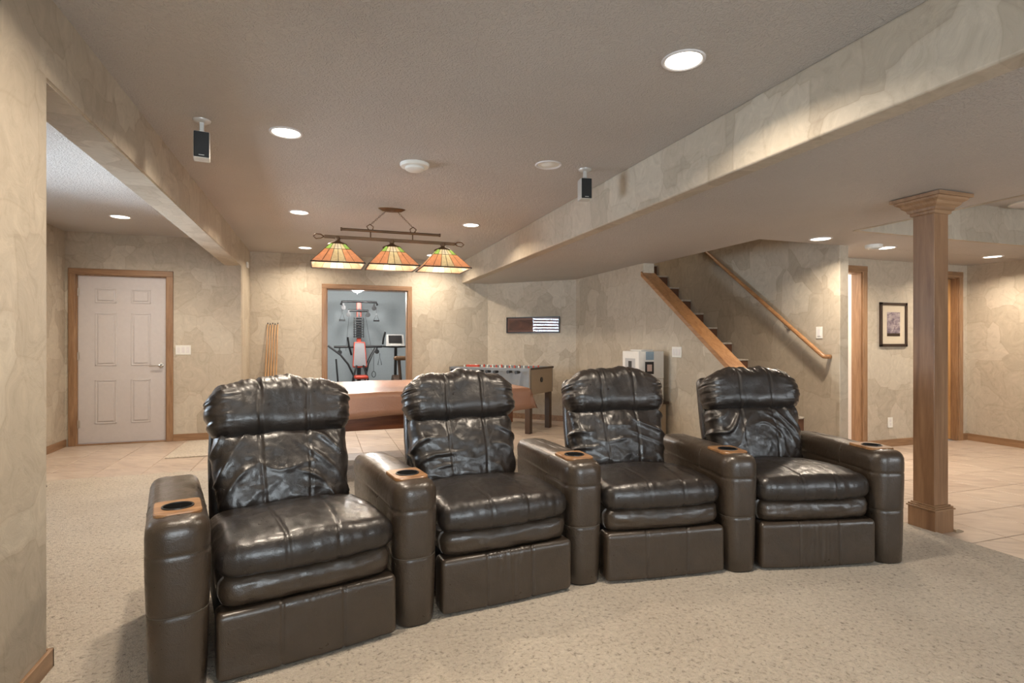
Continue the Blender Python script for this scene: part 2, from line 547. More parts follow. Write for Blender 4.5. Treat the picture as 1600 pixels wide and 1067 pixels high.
bm = BM(); hole_wall(bm, 'X', XL - .12, .12, REAR, YD + .12, ZC, [(4.0, 5.75, .92, 2.1)])
struct('wall_left', bm, 'plaster')
bm = BM(); hole_wall(bm, 'Y', YD, .12, XL, XP1 - .004, ZB + .01, [(-2.70, -1.77, 0, 2.01)])
box(bm, XL, XP0 + .01, YD, YD + .12, ZB + .01, ZC)
struct('wall_entry', bm, 'plaster')
bm = BM()
prism(bm, [(REAR, 0), (2.477, 0), (2.477, ZB), (YD + .06, ZB), (YD + .06, 0), (YB + .02, 0), (YB + .02, ZC + .002), (REAR, ZC + .002)], 'X', XP0, XP1)
bmesh.ops.recalc_face_normals(bm, faces=bm.faces)
bmesh.ops.bevel(bm, geom=[e for e in bm.edges if abs(e.verts[0].co.z - ZB) < .01 and abs(e.verts[1].co.z - ZB) < .01 or (abs(e.verts[0].co.y - 2.477) < .01 and abs(e.verts[1].co.y - 2.477) < .01)], offset=.010, segments=3, affect='EDGES')
struct('wall_partition', bm, 'plaster')
bm = BM(); hole_wall(bm, 'Y', YB, .12, XP0, 2.75, ZC, [(.081, 1.279, 0, 2.01)])
struct('wall_back', bm, 'plaster')
bm = BM(); prism(bm, [(2.55, 8.65), (3.72, 7.48), (3.79, 7.55), (2.65, 8.75)], 'Z', 0, ZC)
struct('wall_angled', bm, 'plaster')
bm = BM()
prism(bm, [(4.05, 0), (7.62, 0), (7.62, ZC), (5.71, ZC), (5.71, 2.035), (4.05, .858)], 'X', XK, 3.80)
struct('wall_stair_left', bm, 'plaster')
bm = BM(); box(bm, XR, 4.885, 4.01, 9.6, 0, ZS + .01, .008, 2); box(bm, XR, 4.885, 4.03, 9.6, ZS, 4.9)
struct('wall_stair_right', bm, 'plaster')
bm = BM(); box(bm, 3.68, 3.80, 4.02, 9.6, ZC - .01, 4.9); box(bm, 3.7, 4.9, 3.92, 4.03, ZC - .3, 4.9); box(bm, 3.68, 4.9, 9.5, 9.6, 0, 4.9)
box(bm, 3.68, 4.9, 3.92, 9.6, 4.9, 5.0)
struct('wall_stairwell_upper', bm, 'plaster')
bm = BM(); hole_wall(bm, 'Y', YQ, .12, 4.885, XQ + .1, ZS + .02, [(4.95, 5.81, 0, 2.01), (6.74, 7.42, 0, 2.01)])
struct('wall_right_back', bm, 'plaster')
bm = BM(); box(bm, XQ, XQ + .12, REAR, YQ + .12, 0, ZC)
struct('wall_right', bm, 'plaster')
bm = BM(); hole_wall(bm, 'Y', REAR - .12, .12, XL, XQ + .1, ZC, [(-.6, 1.8, .6, 2.1), (4.0, 6.4, .6, 2.0)])
struct('wall_rear', bm, 'plaster')

# ---- rooms seen through the openings
bm = BM()
box(bm, -.75, -.65, YB + .12, 11.9, 0, 2.3); box(bm, 2.2, 2.3, YB + .12, 11.9, 0, 2.3)
box(bm, -.75, 2.3, 11.8, 11.9, 0, 2.3)
struct('wall_gym', bm, 'gym_wall')
bm = BM(); box(bm, -.75, 2.3, YB + .12, 11.9, 2.25, 2.35); struct('ceiling_gym', bm, 'white')
bm = BM(); box(bm, -.65, 2.2, YB - .02, 11.8, -.008, .004); struct('floor_gym', bm, 'grey_pad')
bm = BM(); box(bm, 4.885, 4.95, YQ + .1, 6.4, 0, 2.3); box(bm, 6.0, 6.1, YQ + .12, 6.4, 0, 2.3); box(bm, 4.885, 6.1, 6.3, 6.4, 0, 2.3)
box(bm, 4.885, 6.1, YQ + .12, 6.4, 2.25, 2.35)
struct('wall_side_room', bm, 'white')
light('stairwell_upper_lamp', 'POINT', (4.3, 7.6, 4.3), (0, 0, 0), 45, WARM, .1)
light('side_room_ceiling_light', 'AREA', (5.5, 5.5, 2.2), (0, 0, 0), 40, WARM, .3)

# ---- windows (left one seen only as a reflection, rear two unseen and assumed; all light the room)
def window(n, axis, pos, a0, a1, z0, z1, sgn):
    """frame bars + glass + blind slats; axis is the wall's normal"""
    def bx(b_, u0, u1, d0, d1, w0, w1):
        d0, d1 = sorted((pos + sgn * d0, pos + sgn * d1))
        if axis == 'X': box(b_, d0, d1, u0, u1, w0, w1)
        else: box(b_, u0, u1, d0, d1, w0, w1)
    b_ = BM(); f = .05; mid = (a0 + a1) / 2
    for q in ((a0, a0 + f, z0, z1), (a1 - f, a1, z0, z1), (a0, a1, z0, z0 + f), (a0, a1, z1 - f, z1), (mid - .03, mid + .03, z0, z1)):
        bx(b_, q[0], q[1], -.09, -.03, q[2], q[3])
    o = struct('window_%d' % n, b_, 'white')
    g = BM(); bx(g, a0 + f, a1 - f, -.064, -.058, z0 + f, z1 - f); finish('pane', g, 'glass', o)
    z = z0 + .07
    while z < z1 - .09:
        for u0, u1 in ((a0 + f, mid - .03), (mid + .03, a1 - f)):
            s_ = BM(); d0, d1 = pos - sgn * .045, pos - sgn * .005      # tilted slat, inner edge high
            quad = [(d0, z), (d1, z + .038), (d1, z + .042), (d0, z + .004)]
            if axis == 'X': prism(s_, quad, 'Y', u0 + .01, u1 - .01)
            else: prism(s_, quad, 'X', u0 + .01, u1 - .01)
            finish('blind_slat', s_, 'blind', o)
        z += .078
    return o
window(1, 'X', XL, 4.0, 5.75, .92, 2.1, 1)
window(2, 'Y', REAR, -.6, 1.8, .6, 2.1, 1)
window(3, 'Y', REAR, 4.0, 6.4, .6, 2.0, 1)

# ---- baseboards
def base(name, segs):
    b_ = BM()
    for x0, x1, y0, y1, ax in segs:
        box(b_, x0, x1, y0, y1, -.005, .085, .004, 2)
    mat = 'oak_x' if segs[0][4] == 'X' else 'oak_y'
    struct(name, b_, mat)
t_ = .015
base('baseboard_left', [(XL, XL + t_, REAR, YD, 'Y')])
base('baseboard_entry', [(-1.705, XP1, YD - t_, YD, 'X')])
base('baseboard_partition', [(XP1, XP1 + t_, REAR, 2.477 + t_, 'Y'), (XP0 - t_, XP1 + t_, 2.477, 2.477 + t_, 'Y')])
base('baseboard_pilaster', [(XP1, XP1 + t_, YD, YB, 'Y')])
base('baseboard_back', [(XP1, .018, YB - t_, YB, 'X'), (1.338, 2.6, YB - t_, YB, 'X')])
b_ = BM(); prism(b_, [(2.55, 8.65), (3.70, 7.50), (3.69, 7.49), (2.54, 8.64)], 'Z', -.005, .085); struct('baseboard_angled', b_, 'oak_x')
base('baseboard_stair', [(XK - t_, XK, 4.05, 7.6, 'Y')])
base('baseboard_right_back', [(5.88, 6.68, YQ - t_, YQ, 'X'), (7.49, XQ, YQ - t_, YQ, 'X')])
base('baseboard_right', [(XQ - t_, XQ, REAR, YQ, 'Y')])

# ---- door casings
def casing(name, x0, x1, ztop, yf, wdt=.066, depth=.12, mat='oak'):
    """trim round an opening x0..x1 in a wall whose front is y=yf"""
    b_ = BM(); p = .018
    box(b_, x0 - wdt, x0 + .004, yf - p, yf + .002, 0, ztop + wdt, .005, 2)
    box(b_, x1 - .004, x1 + wdt, yf - p, yf + .002, 0, ztop + wdt, .005, 2)
    o = struct(name, b_, mat)
    b_ = BM(); box(b_, x0 - wdt, x1 + wdt, yf - p - .002, yf + .002, ztop - .004, ztop + wdt, .005, 2); finish('head_casing', b_, 'oak_x', o)
    b_ = BM(); box(b_, x0 - .002, x0 + .016, yf, yf + depth, 0, ztop); box(b_, x1 - .016, x1 + .002, yf, yf + depth, 0, ztop)
    box(b_, x0, x1, yf, yf + depth, ztop - .016, ztop + .002); finish('jamb', b_, 'oak', o)
    return o
casing('trim_1', -2.70, -1.77, 2.01, YD)
casing('trim_2', .081, 1.279, 2.01, YB)
casing('trim_3', 4.95, 5.81, 2.01, YQ)
casing('trim_4', 6.74, 7.42, 2.01, YQ)

# ---- white six-panel entry door
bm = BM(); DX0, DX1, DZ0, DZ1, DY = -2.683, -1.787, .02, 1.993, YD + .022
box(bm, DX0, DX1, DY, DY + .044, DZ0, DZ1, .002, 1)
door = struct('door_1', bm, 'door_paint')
for fx0, fx1 in ((.187, .43), (.592, .822)):
    for fy0, fy1 in ((.073, .16), (.22, .538), (.623, .886)):
        x0, x1 = DX0 + fx0 * (DX1 - DX0), DX0 + fx1 * (DX1 - DX0); z1, z0 = DZ1 - fy0 * (DZ1 - DZ0), DZ1 - fy1 * (DZ1 - DZ0)
        b_ = BM()
        # moulded rim and raised field
        for (a, b2, c, d_) in ((x0, x1, z0, z0 + .014), (x0, x1, z1 - .014, z1), (x0, x0 + .014, z0, z1), (x1 - .014, x1, z0, z1)):
            box(b_, a, b2, DY - .006, DY + .002, c, d_, .003, 2)
        box(b_, x0 + .028, x1 - .028, DY - .007, DY + .002, z0 + .028, z1 - .028, .006, 2)
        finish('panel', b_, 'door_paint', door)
for hz in (.25, 1.05, 1.80):
    b_ = BM(); cyl(b_, (DX0 - .006, DY - .008, hz - .045), (DX0 - .006, DY - .008, hz + .045), .007, n=10); box(b_, DX0 - .012, DX0 + .02, DY - .004, DY + .001, hz - .045, hz + .045)
    finish('hinge', b_, 'steel', door, True, R(40))
hx = DX0 + .94 * (DX1 - DX0)
b_ = BM(); lathe(b_, [(.030, 0), (.030, .006), (.024, .012), (.012, .014), (.011, .045)], n=24)
for v in b_.verts: v.co = Vector((hx + v.co.x, DY - v.co.z, .93 + v.co.y))
tube(b_, [(hx, DY - .045, .93), (hx - .03, DY - .05, .932), (hx - .07, DY - .05, .928), (hx - .11, DY - .047, .922)], [.011, .010, .009, .008], 10)
finish('lever_handle', b_, 'steel', door, True, R(40))
bm = BM(); box(bm, -2.70, -1.77, YD - .005, YD + .1, 0, .016, .003, 1); finish('threshold', bm, 'oak_x', door)

# oak door standing in the far right opening
bm = BM(); box(bm, 6.757, 7.403, YQ + .075, YQ + .11, .012, 1.992, .002, 1)
d4 = struct('door_2', bm, wood('pale_oak_door', (.40, .20, .07), (.60, .34, .13), 'Z'))
b_ = BM()
for z0, z1 in ((.2, .95), (1.1, 1.85)): box(b_, 6.87, 7.29, YQ + .068, YQ + .077, z0, z1, .008, 2)
finish('panel', b_, M['oak'], d4)

# ------------------------------------------------------------------ pillar
px, py = 3.745, 2.487
pil = thing('pillar', (px, py, 0), 0, 'square stained wooden post with plinth and crown cap standing at the carpet edge', 'pillar')
bm = BM(); box(bm, -.066, .066, -.066, .066, .02, ZS - .02, .003, 2); finish('shaft', bm, 'alder', pil)
bm = BM(); box(bm, -.086, .086, -.086, .086, 0, .145, .003, 2); finish('plinth', bm, 'alder', pil)
bm = BM()
for h0, h1, k in ((.145, .155, .094), (.155, .166, .086), (.166, .176, .076)): box(bm, -k, k, -k, k, h0, h1, .003, 2)
finish('plinth_moulding', bm, 'oak_x', pil)
bm = BM()
prof = [(.070, 2.035), (.078, 2.04), (.078, 2.055), (.088, 2.06), (.092, 2.075), (.112, 2.09), (.118, 2.105), (.138, 2.118), (.142, 2.13), (.158, 2.132), (.158, 2.1535)]
rings = []
for k, z in prof:
    rings.append([bm.verts.new((sx * k, sy * k, z)) for sx, sy in ((-1, -1), (1, -1), (1, 1), (-1, 1))])
for A, B in zip(rings, rings[1:]):
    for i in range(4): bm.faces.new((A[i], A[(i + 1) % 4], B[(i + 1) % 4], B[i]))
bm.faces.new(rings[0][::-1]); bm.faces.new(rings[-1])
finish('crown_cap', bm, 'oak_x', pil)
bm = BM(); prism(bm, [(3.83, 0), (3.83, .018), (3.85, .022), (3.90, .004), (3.90, 0)], 'Y', 2.385, 2.425)
tag(finish('transition_strip', bm, 'tan_lam'), 'short metal carpet transition strip at the foot of the wooden post', 'trim')

# ------------------------------------------------------------------ stairs
st = thing('staircase', (4.285, 4.2, 0), 0, 'stairs with brown risers and beige carpet treads behind the sloped half wall', 'stairs')
for n_ in range(1, 15):
    top = 1.208 + (n_ - 6) * .1932; yn = 5.515 + (n_ - 6) * .266
    b_ = BM(); box(b_, XK + .155, XR - .002, yn - .02, yn + .29, max(0, top - .22), top - .014)
    o = finish('step', b_, 'step', st); o.location = (-4.285, -4.2, 0)
    b_ = BM(); box(b_, XK + .155, XR - .002, yn - .035, yn + .262, top - .022, top, .008, 2); finish('tread', b_, 'carpet', o)
cap = thing('half_wall_cap', (3.725, 4.05, .86), 0, 'honey oak cap board sloping along the half wall of the stairs', 'trim')
b_ = BM(); sl = .709
def zc_(y): return 2.095 - sl * (5.782 - y)
prism(b_, [(4.00, zc_(4.00) - .058), (5.735, zc_(5.735) - .058), (5.735, zc_(5.735)), (4.00, zc_(4.00))], 'X', XK - .022, 3.815)
bmesh.ops.bevel(b_, geom=list(b_.edges), offset=.004, segments=2, affect='EDGES')
o = finish('cap_board', b_, 'cap', cap); o.location = (-3.725, -4.05, -.86)
rail = thing('handrail', (4.70, 4.13, 1.07), 0, 'round honey oak handrail fixed to the plaster wall of the stairs', 'handrail')
def rz_(y): return 1.085 + .742 * (y - 4.15)
b_ = BM(); tube(b_, [(4.765, 4.115, 1.07), (4.72, 4.115, 1.07), (4.70, 4.13, 1.074), (4.70, 4.17, rz_(4.17)), (4.70, 5.3, rz_(5.3)), (4.70, 7.4, rz_(7.4))], .022, 14)
o = finish('rail', b_, 'cap', rail, True); o.location = (-4.70, -4.13, -1.07)
for y in (4.62, 5.75, 6.9):
    b_ = BM(); tube(b_, [(4.768, y, rz_(y) - .075), (4.73, y, rz_(y) - .07), (4.705, y, rz_(y) - .045), (4.70, y, rz_(y) - .018)], .007, 8)
    cyl(b_, (4.768, y, rz_(y) - .075), (4.758, y, rz_(y) - .075), .026, n=16)
    o = finish('bracket', b_, 'steel', rail, True, R(40)); o.location = (-4.70, -4.13, -1.07)

# ------------------------------------------------------------------ theatre recliners
def leather_disp_pillow(seed):
    def f(p, n):
        u, w_, v = p.x, p.y, p.z           # width, depth (front is -y), height
        e = min(1, max(0, (abs(u) - .17) / .14)); topk = max(0, (v - .02) / .13)
        a = fbm(u * 17 + seed + v * 3, v * 5, seed * 3) * (.002 + .009 * min(1, topk) ** 1.5 * (1 - .5 * e))
        a += fbm(u * 6, v * 24 + seed, seed) * .009 * e
        a += noise.noise(Vector((u * 9 + seed, v * 9, 2.0))) * .007 + fbm(u * 24 + v * 8 + seed, v * 7 - u * 3, 8.8) * .006 * min(1, max(0, topk - .25))
        for s in (-.105, .105):
            a -= .006 * math.exp(-((u - s - .004 * math.sin(v * 30)) / .0055) ** 2)
            a += .0012 * math.exp(-((abs(u - s) - .02) / .012) ** 2)
        q = p + n * a
        # fuller in the middle, thinner ends, scalloped top
        q.z += .006 * math.sin(u * 22 + seed) * max(0, v) / .15 - .078 * (abs(u) / .32) ** 2.6 * (v > 0) * (v / .15)
        return q
    return f


def leather_disp_back(seed):
    def f(p, n):
        u, w_, v = p.x, p.y, p.z
        t = v + .85 * abs(u)               # folds run from the upper corners down to the middle
        ph = noise.noise(Vector((u * 4 + seed, v * 4, seed))) * 4.5
        side = min(1, abs(u) / .16)
        ridge = (1 - abs(math.sin(t * 26 + ph))) ** 2
        amp = .023 * side * max(0, noise.noise(Vector((u * 5, v * 6 + seed, 4.1))) + .45)
        ridge2 = (1 - abs(math.sin(v * 24 + u * 5 + ph * .8))) ** 2
        amp2 = .019 * (1 - side * .7) * max(0, noise.noise(Vector((u * 4 + 9, v * 5 + seed, 7.7))) + .35)
        a = ridge * amp - .006 * side + ridge2 * amp2 + fbm(u * 14 + seed, v * 14, 1.3) * .004
        for s in (-.105, .105):
            a -= .008 * math.exp(-((u - s) / .0055) ** 2)
        q = p + n * a * (1 if n.y < .3 else .2)
        q.y -= .028 * math.cos(min(1, abs(u) / .31) * math.pi / 2) * math.cos(min(1, abs(v) / .22) * math.pi / 2)
        k = 1 - .10 * max(0, (-v) / .2)
        q.x *= k
        return q
    return f


def make_recliner(idx, loc, ang, label):
    seed = idx * 5.37 + 1.1
    t = thing('theater_recliner', (*loc, .018), R(ang), label, 'recliner', 'theatre recliners joined in a curved row')
    rot = Matrix.Rotation(R(-19.5), 4, 'X')
    def back_mtx(v0, d0):   # back frame: pivot at seat rear
        return Matrix.Translation((0, .545, .43)) @ rot @ Matrix.Translation((0, d0, v0))
    bm = rbox((.305, .085, .205), .07, (84, 14, 60), leather_disp_back(seed), mtx=back_mtx(.19, .05))
    finish('backrest', bm, 'leather', t, True)
    bm = rbox((.327, .105, .148), .095, (100, 22, 50), leather_disp_pillow(seed), mtx=back_mtx(.493, .022))
    finish('head_cushion', bm, 'leather', t, True)
    def shell_disp(p, n):
        q = p.copy(); q.x *= 1 - .06 * max(0, p.z / .31); return q
    bm = rbox((.312, .045, .325), .04, (24, 6, 24), shell_disp, mtx=back_mtx(.275, .125))
    finish('back_shell', bm, 'leather', t, True)
    # seat
    def seat_d(p, n):
        q = p.copy(); x = p.x / .328; y = p.y / .29
        if n.z > -.2:
            q.z += .036 * (1 - x * x) * (1 - .5 * y * y) * (.5 + .5 * max(0, n.z))
        q.z -= .022 * max(0, y) + .012 * max(0, -y) ** 3
        q.y += .045 * abs(x) ** 2.4 * max(0, -y)
        a = fbm(p.x * 11 + seed, p.y * 8, seed) * .0035 + fbm(p.x * 22, p.y * 9 + seed, 2.2) * .0012
        xs = .112 + .02 * y
        for s in (-xs, xs): a -= .006 * math.exp(-((p.x - s) / .005) ** 2) * (n.z > .1 or n.y < -.3)
        if n.y < -.2: a += .0016 * fbm(p.x * 26 + seed, p.z * 10, 5)
        return q + n * a
    bm = rbox((.328, .29, .058), .052, (96, 60, 16), seat_d, center=(0, .283, .420))
    finish('seat_cushion', bm, 'leather', t, True)
    def roll_d(p, n):
        q = p.copy(); x = p.x / .32
        q.y += .028 * abs(x) ** 3 * (n.y < 0)
        a = fbm(p.x * 7 + seed * 2, p.z * 22, 3) * .004 + fbm(p.x * 20 + seed, p.z * 12, 1) * .0015
        return q + n * a
    bm = rbox((.320, .14, .060), .052, (80, 12, 16), roll_d, center=(0, .155, .304))
    finish('leg_roll', bm, 'leather_lit', t, True)
    def foot_d(p, n):
        q = p.copy(); a = 0
        if n.y < 0:
            for s in (-.112, .112): a -= .006 * math.exp(-((p.x - s) / .005) ** 2)
            c_ = math.exp(-(p.x / .09) ** 2)
            a += (.0045 if idx in (1, 3) else .0015) * c_ * fbm(p.x * 55 + seed, p.z * 5, seed) + .0015 * fbm(p.x * 8, p.z * 8, seed)
            a += .006 * (1 - (p.x / .33) ** 2)
        return q + n * a
    bm = rbox((.327, .055, .119), .022, (110, 8, 30), foot_d, center=(0, .066, .128))
    finish('footrest', bm, 'leather_lit', t, True)
    bm = BM(); box(bm, -.30, .30, .11, .80, .03, .36, .01, 1); finish('base_frame', bm, 'rubber', t)
    for sx in (-.24, .24):
        bm = BM(); box(bm, sx - .03, sx + .03, .12, .75, 0, .04); finish('foot_rail', bm, 'rubber', t)
    return t


def outline(hw, y0, y1, rf, rb, inset, n=9):
    pts = []
    def corner(cx, cy, r, a0):
        rr = max(r - inset, .002); ext = max(inset - r, 0)
        for i in range(n):
            a = a0 + math.pi / 2 * i / (n - 1)
            pts.append((cx(ext) + rr * math.cos(a), cy(ext) + rr * math.sin(a)))
    corner(lambda e: -(hw - rf) + e, lambda e: y0 + rf + e, rf, math.pi)
    corner(lambda e: hw - rf - e, lambda e: y0 + rf + e, rf, 1.5 * math.pi)
    corner(lambda e: hw - rb - e, lambda e: y1 - rb - e, rb, 0)
    corner(lambda e: -(hw - rb) + e, lambda e: y1 - rb - e, rb, .5 * math.pi)
    return pts


def make_arm(parent, chair_loc, chair_ang, loc, ang, seed):
    H = .605
    bm = BM(); rings = []
    L = [(0.0, .012), (.01, .006), (.10, .004), (.2, .004), (.268, .004), (.280, .0042), (.286, .007), (.292, .0042), (.304, .0035), (.40, .001), (.47, 0), (.482, .0002), (.488, .0035), (.494, .0002), (.506, 0), (.54, -.001), (H - .04, 0), (H - .023, .006), (H - .010, .016), (H - .003, .028), (H, .042), (H + .004, .062), (H + .006, .085)]
    def sub(pts):
        out = []
        m = len(pts)
        for i in range(m):
            a, b_ = pts[i], pts[(i + 1) % m]
            d = math.dist(a, b_); k = max(1, int(d / .035))
            for j in range(k): out.append((a[0] + (b_[0] - a[0]) * j / k, a[1] + (b_[1] - a[1]) * j / k))
        return out
    base_pts = outline(.096, 0, .84, .075, .05, 0)
    ks = []
    m = len(base_pts)
    for i in range(m): ks.append(max(1, int(math.dist(base_pts[i], base_pts[(i + 1) % m]) / .03)))
    for z, ins in L:
        p0 = outline(.096, 0, .84, .075, .05, ins); ring = []
        for i in range(m):
            a, b_ = p0[i], p0[(i + 1) % m]
            for j in range(ks[i]):
                x = a[0] + (b_[0] - a[0]) * j / ks[i]; y = a[1] + (b_[1] - a[1]) * j / ks[i]
                bul = 1 + .05 * math.sin(min(1, z / .6) * math.pi) * (y < .12)
                k = (.93 + .07 * min(1, z / .5)) * bul
                zz = z
                if z > .555: zz -= .016 * max(0, (y - .3) / .54) ** 1.5; zz += .0035 * fbm(x * 18, y * 12 + seed, 3.3) * (y > .25)
                ring.append(bm.verts.new((x * k, y, zz)))
        rings.append(ring)
    for A, B in zip(rings, rings[1:]):
        q = len(A)
        for i in range(q): bm.faces.new((A[i], A[(i + 1) % q], B[(i + 1) % q], B[i]))
    bm.faces.new(rings[0][::-1]); bm.faces.new(rings[-1])
    d = Vector((loc[0] - chair_loc[0], loc[1] - chair_loc[1], 0)); d.rotate(Matrix.Rotation(R(-chair_ang), 3, 'Z'))
    arm = finish('armrest', bm, 'leather_lit', parent, True, R(60)); arm.location = d; arm.rotation_euler = (0, 0, R(ang - chair_ang))
    # vertical seam over the arm
    b_ = BM(); y = .30
    tube(b_, [(-.0945, y, .49), (-.096, y, H - .04), (-.088, y, H - .018), (-.066, y, H - .003), (0, y, H + .0025), (.066, y, H - .003), (.088, y, H - .018), (.096, y, H - .04), (.0945, y, .49)], .0018, 6)
    finish('seam', b_, 'stitch', arm)
    for z in (.286, .488):
        b_ = BM(); pts = [(x * (.93 + .07 * min(1, z / .5)) * (1 + .05 * math.sin(z / .6 * math.pi) * (yy < .12)), yy, z) for x, yy in outline(.096, 0, .84, .075, .05, .0055) if yy < .1]
        ye = .30
        pts = [(-.0915 * (.93 + .07 * min(1, z / .5)), ye, z)] + pts + [(.0915 * (.93 + .07 * min(1, z / .5)), ye, z)]
        tube(b_, pts, .0017, 6); finish('seam', b_, 'stitch', arm)
    # wooden cup-holder plate and a flat disc, painted as the shade in its well
    b_ = BM(); o0 = outline(.074, .068, .262, .04, .02, 0); q = len(o0)
    A = [b_.verts.new((x, y, H - .004)) for x, y in o0]; B = [b_.verts.new((x, y, H + .006)) for x, y in o0]
    o1 = outline(.071, .071, .259, .037, .018, 0); C = [b_.verts.new((x, y, H + .009)) for x, y in o1]
    hn = q; D = [b_.verts.new((.0, .0, 0)) for _ in range(hn)]
    for i, v in enumerate(D):
        x, y = o1[i]; a = math.atan2(y - .165, x); v.co = (.048 * math.cos(a), .165 + .048 * math.sin(a), H + .009)
    for S, E_ in ((A, B), (B, C), (C, D)):
        for i in range(q): b_.faces.new((S[i], S[(i + 1) % q], E_[(i + 1) % q], E_[i]))
    finish('cup_holder_plate', b_, 'burl', arm)
    b_ = BM(); lathe(b_, [(.052, H + .0085), (.051, H + .0125), (.046, H + .0125), (.0435, H + .006), (.042, H - .06)], (0, .165, 0), 32, cap0=False, cap1=False)
    finish('cup_holder_rim', b_, 'black', arm, True, R(40))
    b_ = BM(); lathe(b_, [(.0, H + .0095), (.0475, H + .0095)], (0, .165, 0), 32, cap0=False, cap1=False)
    finish('cup_well_shade', b_, 'well_shade', arm)
    return arm


rings_xy = [(-.482, 2.25), (.366, 2.48), (1.247, 2.60), (2.108, 2.462), (2.96, 2.285)]
arm_ang = [13, 9.2, -.8, -10, -13]
ch_ang = [13, 5.5, -7, -13]
ch_loc = []
for i in range(4):
    mx, my = [(rings_xy[i][k] + rings_xy[i + 1][k]) / 2 for k in (0, 1)]; a = R(ch_ang[i])
    ch_loc.append((mx + .17 * math.sin(a), my - .17 * math.cos(a)))
arm_loc = [(x + .165 * math.sin(R(a)), y - .165 * math.cos(R(a))) for (x, y), a in zip(rings_xy, arm_ang)]
labels = ['dark leather recliner with two armrests, fourth and last in the row from the wooden post',
          'dark leather recliner in the row, third from the square wooden post',
          'dark leather recliner in the row, second from the square wooden post',
          'dark leather recliner at the row end closest to the square wooden post']
for i in range(4):
    ch = make_recliner(i, ch_loc[i], ch_ang[i], labels[i])
    for j in ([0, 1] if i == 0 else [i + 1]):
        make_arm(ch, ch_loc[i], ch_ang[i], arm_loc[j], arm_ang[j], j * 3.1)

# ------------------------------------------------------------------ recessed lights
can_mesh = {}
def can(x, y, z, lit=True, label=None, group=None, power=CAN_W):
    t = thing('recessed_light' if lit else 'unlit_recessed_light', (x, y, z), 0, label, 'light', group)
    if 'trim' not in can_mesh:
        b_ = BM(); lathe(b_, [(.098, 0), (.097, -.005), (.088, -.008), (.082, -.004), (.078, .0)], n=36, cap0=False, cap1=False)
        o = finish('trim_ring', b_, 'white', t, True); can_mesh['trim'] = o.data
        b_ = BM(); lathe(b_, [(.0, -.0035), (.06, -.0035), (.080, -.002)], n=36, cap0=False, cap1=False)
        o2 = finish('lens', b_, 'lens', t, True); can_mesh['lens'] = o2.data
    else:
        o = bpy.data.objects.new('trim_ring', can_mesh['trim']); col.objects.link(o); o.parent = t
        if lit:
            o2 = bpy.data.objects.new('lens', can_mesh['lens']); col.objects.link(o2); o2.parent = t
    if lit:
        l = light('can_lamp', 'AREA', (0, 0, -.012), (0, 0, 0), power, WARM, .14, shape='DISK', spread=R(150)); l.parent = t
    else:
        b_ = BM(); lathe(b_, [(.0, -.012), (.03, -.010), (.048, -.002), (.055, .0), (.08, -.001)], n=32, cap0=False, cap1=False)
        finish('bulb', b_, 'plate', t, True)
    return t
for x, y, lb in ((1.56, 2.11, 'lit recessed light in the main ceiling above the recliners, close to the soffit'),
                 (-.2, 2.11, 'lit recessed light in the main ceiling above the recliners, close to the beam'),
                 (-.2, 3.64, 'lit recessed light next to the hanging speaker by the beam'),
                 (-.2, 5.84, 'lit recessed light beside the billiard light on the beam side'),
                 (1.56, 5.86, 'lit recessed light beside the billiard light on the soffit side'),
                 (-.2, 8.02, 'lit recessed light by the back wall above the leaning cues'),
                 (1.57, 8.1, 'lit recessed light by the back wall close to the soffit end')):
    can(x, y, ZC, True, lb)
can(1.56, 3.68, ZC, False, 'unlit recessed light in the main ceiling beside a hanging speaker', None)
can(-1.94, 6.65, ZC, True, 'lit recessed light in the ceiling in front of the white entry door')
can(4.31, 3.82, S0, True, 'lit recessed light in the low ceiling beside the stairwell edge')
can(5.33, 3.97, S0, True, 'lit recessed light next to the smoke alarm in front of the framed picture')
can(7.01, 4.0, S0, True, 'lit recessed light in the low ceiling near the far oak door')
# smoke detectors, recess disc
t = thing('smoke_detector', (.642, 3.984, ZC), 0, 'white round ceiling detector with stepped rim between the two hanging speakers', 'detector')
b_ = BM(); lathe(b_, [(.105, 0), (.105, -.012), (.098, -.022), (.075, -.026)], n=40, cap0=False, cap1=True); finish('base', b_, 'plate', t, True, R(40))
b_ = BM(); lathe(b_, [(.07, -.024), (.068, -.040), (.055, -.048)], n=32, cap0=False, cap1=True); finish('cover', b_, 'plate', t, True, R(40))
t = thing('smoke_alarm', (5.08, 3.9, S0), 0, 'small white smoke alarm on the low ceiling in front of the framed picture', 'detector')
b_ = BM(); lathe(b_, [(.075, 0), (.075, -.02), (.068, -.034)], n=32, cap0=False, cap1=True); finish('base', b_, 'plate', t, True, R(40))
b_ = BM(); lathe(b_, [(.05, -.033), (.045, -.042)], n=24, cap0=False, cap1=True); finish('grille', b_, 'silver', t, True, R(40))
t = thing('ceiling_disc', (6.18, 3.22, ZC), 0, 'round white speaker disc set in the raised ceiling recess', 'speaker')
b_ = BM(); lathe(b_, [(.16, 0), (.16, -.012), (.15, -.018)], n=40, cap0=False, cap1=True); finish('rim', b_, 'plate', t, True, R(40))
b_ = BM(); lathe(b_, [(.14, -.0175), (.135, -.021)], n=40, cap0=False, cap1=True); finish('grille', b_, 'white', t, True, R(40))

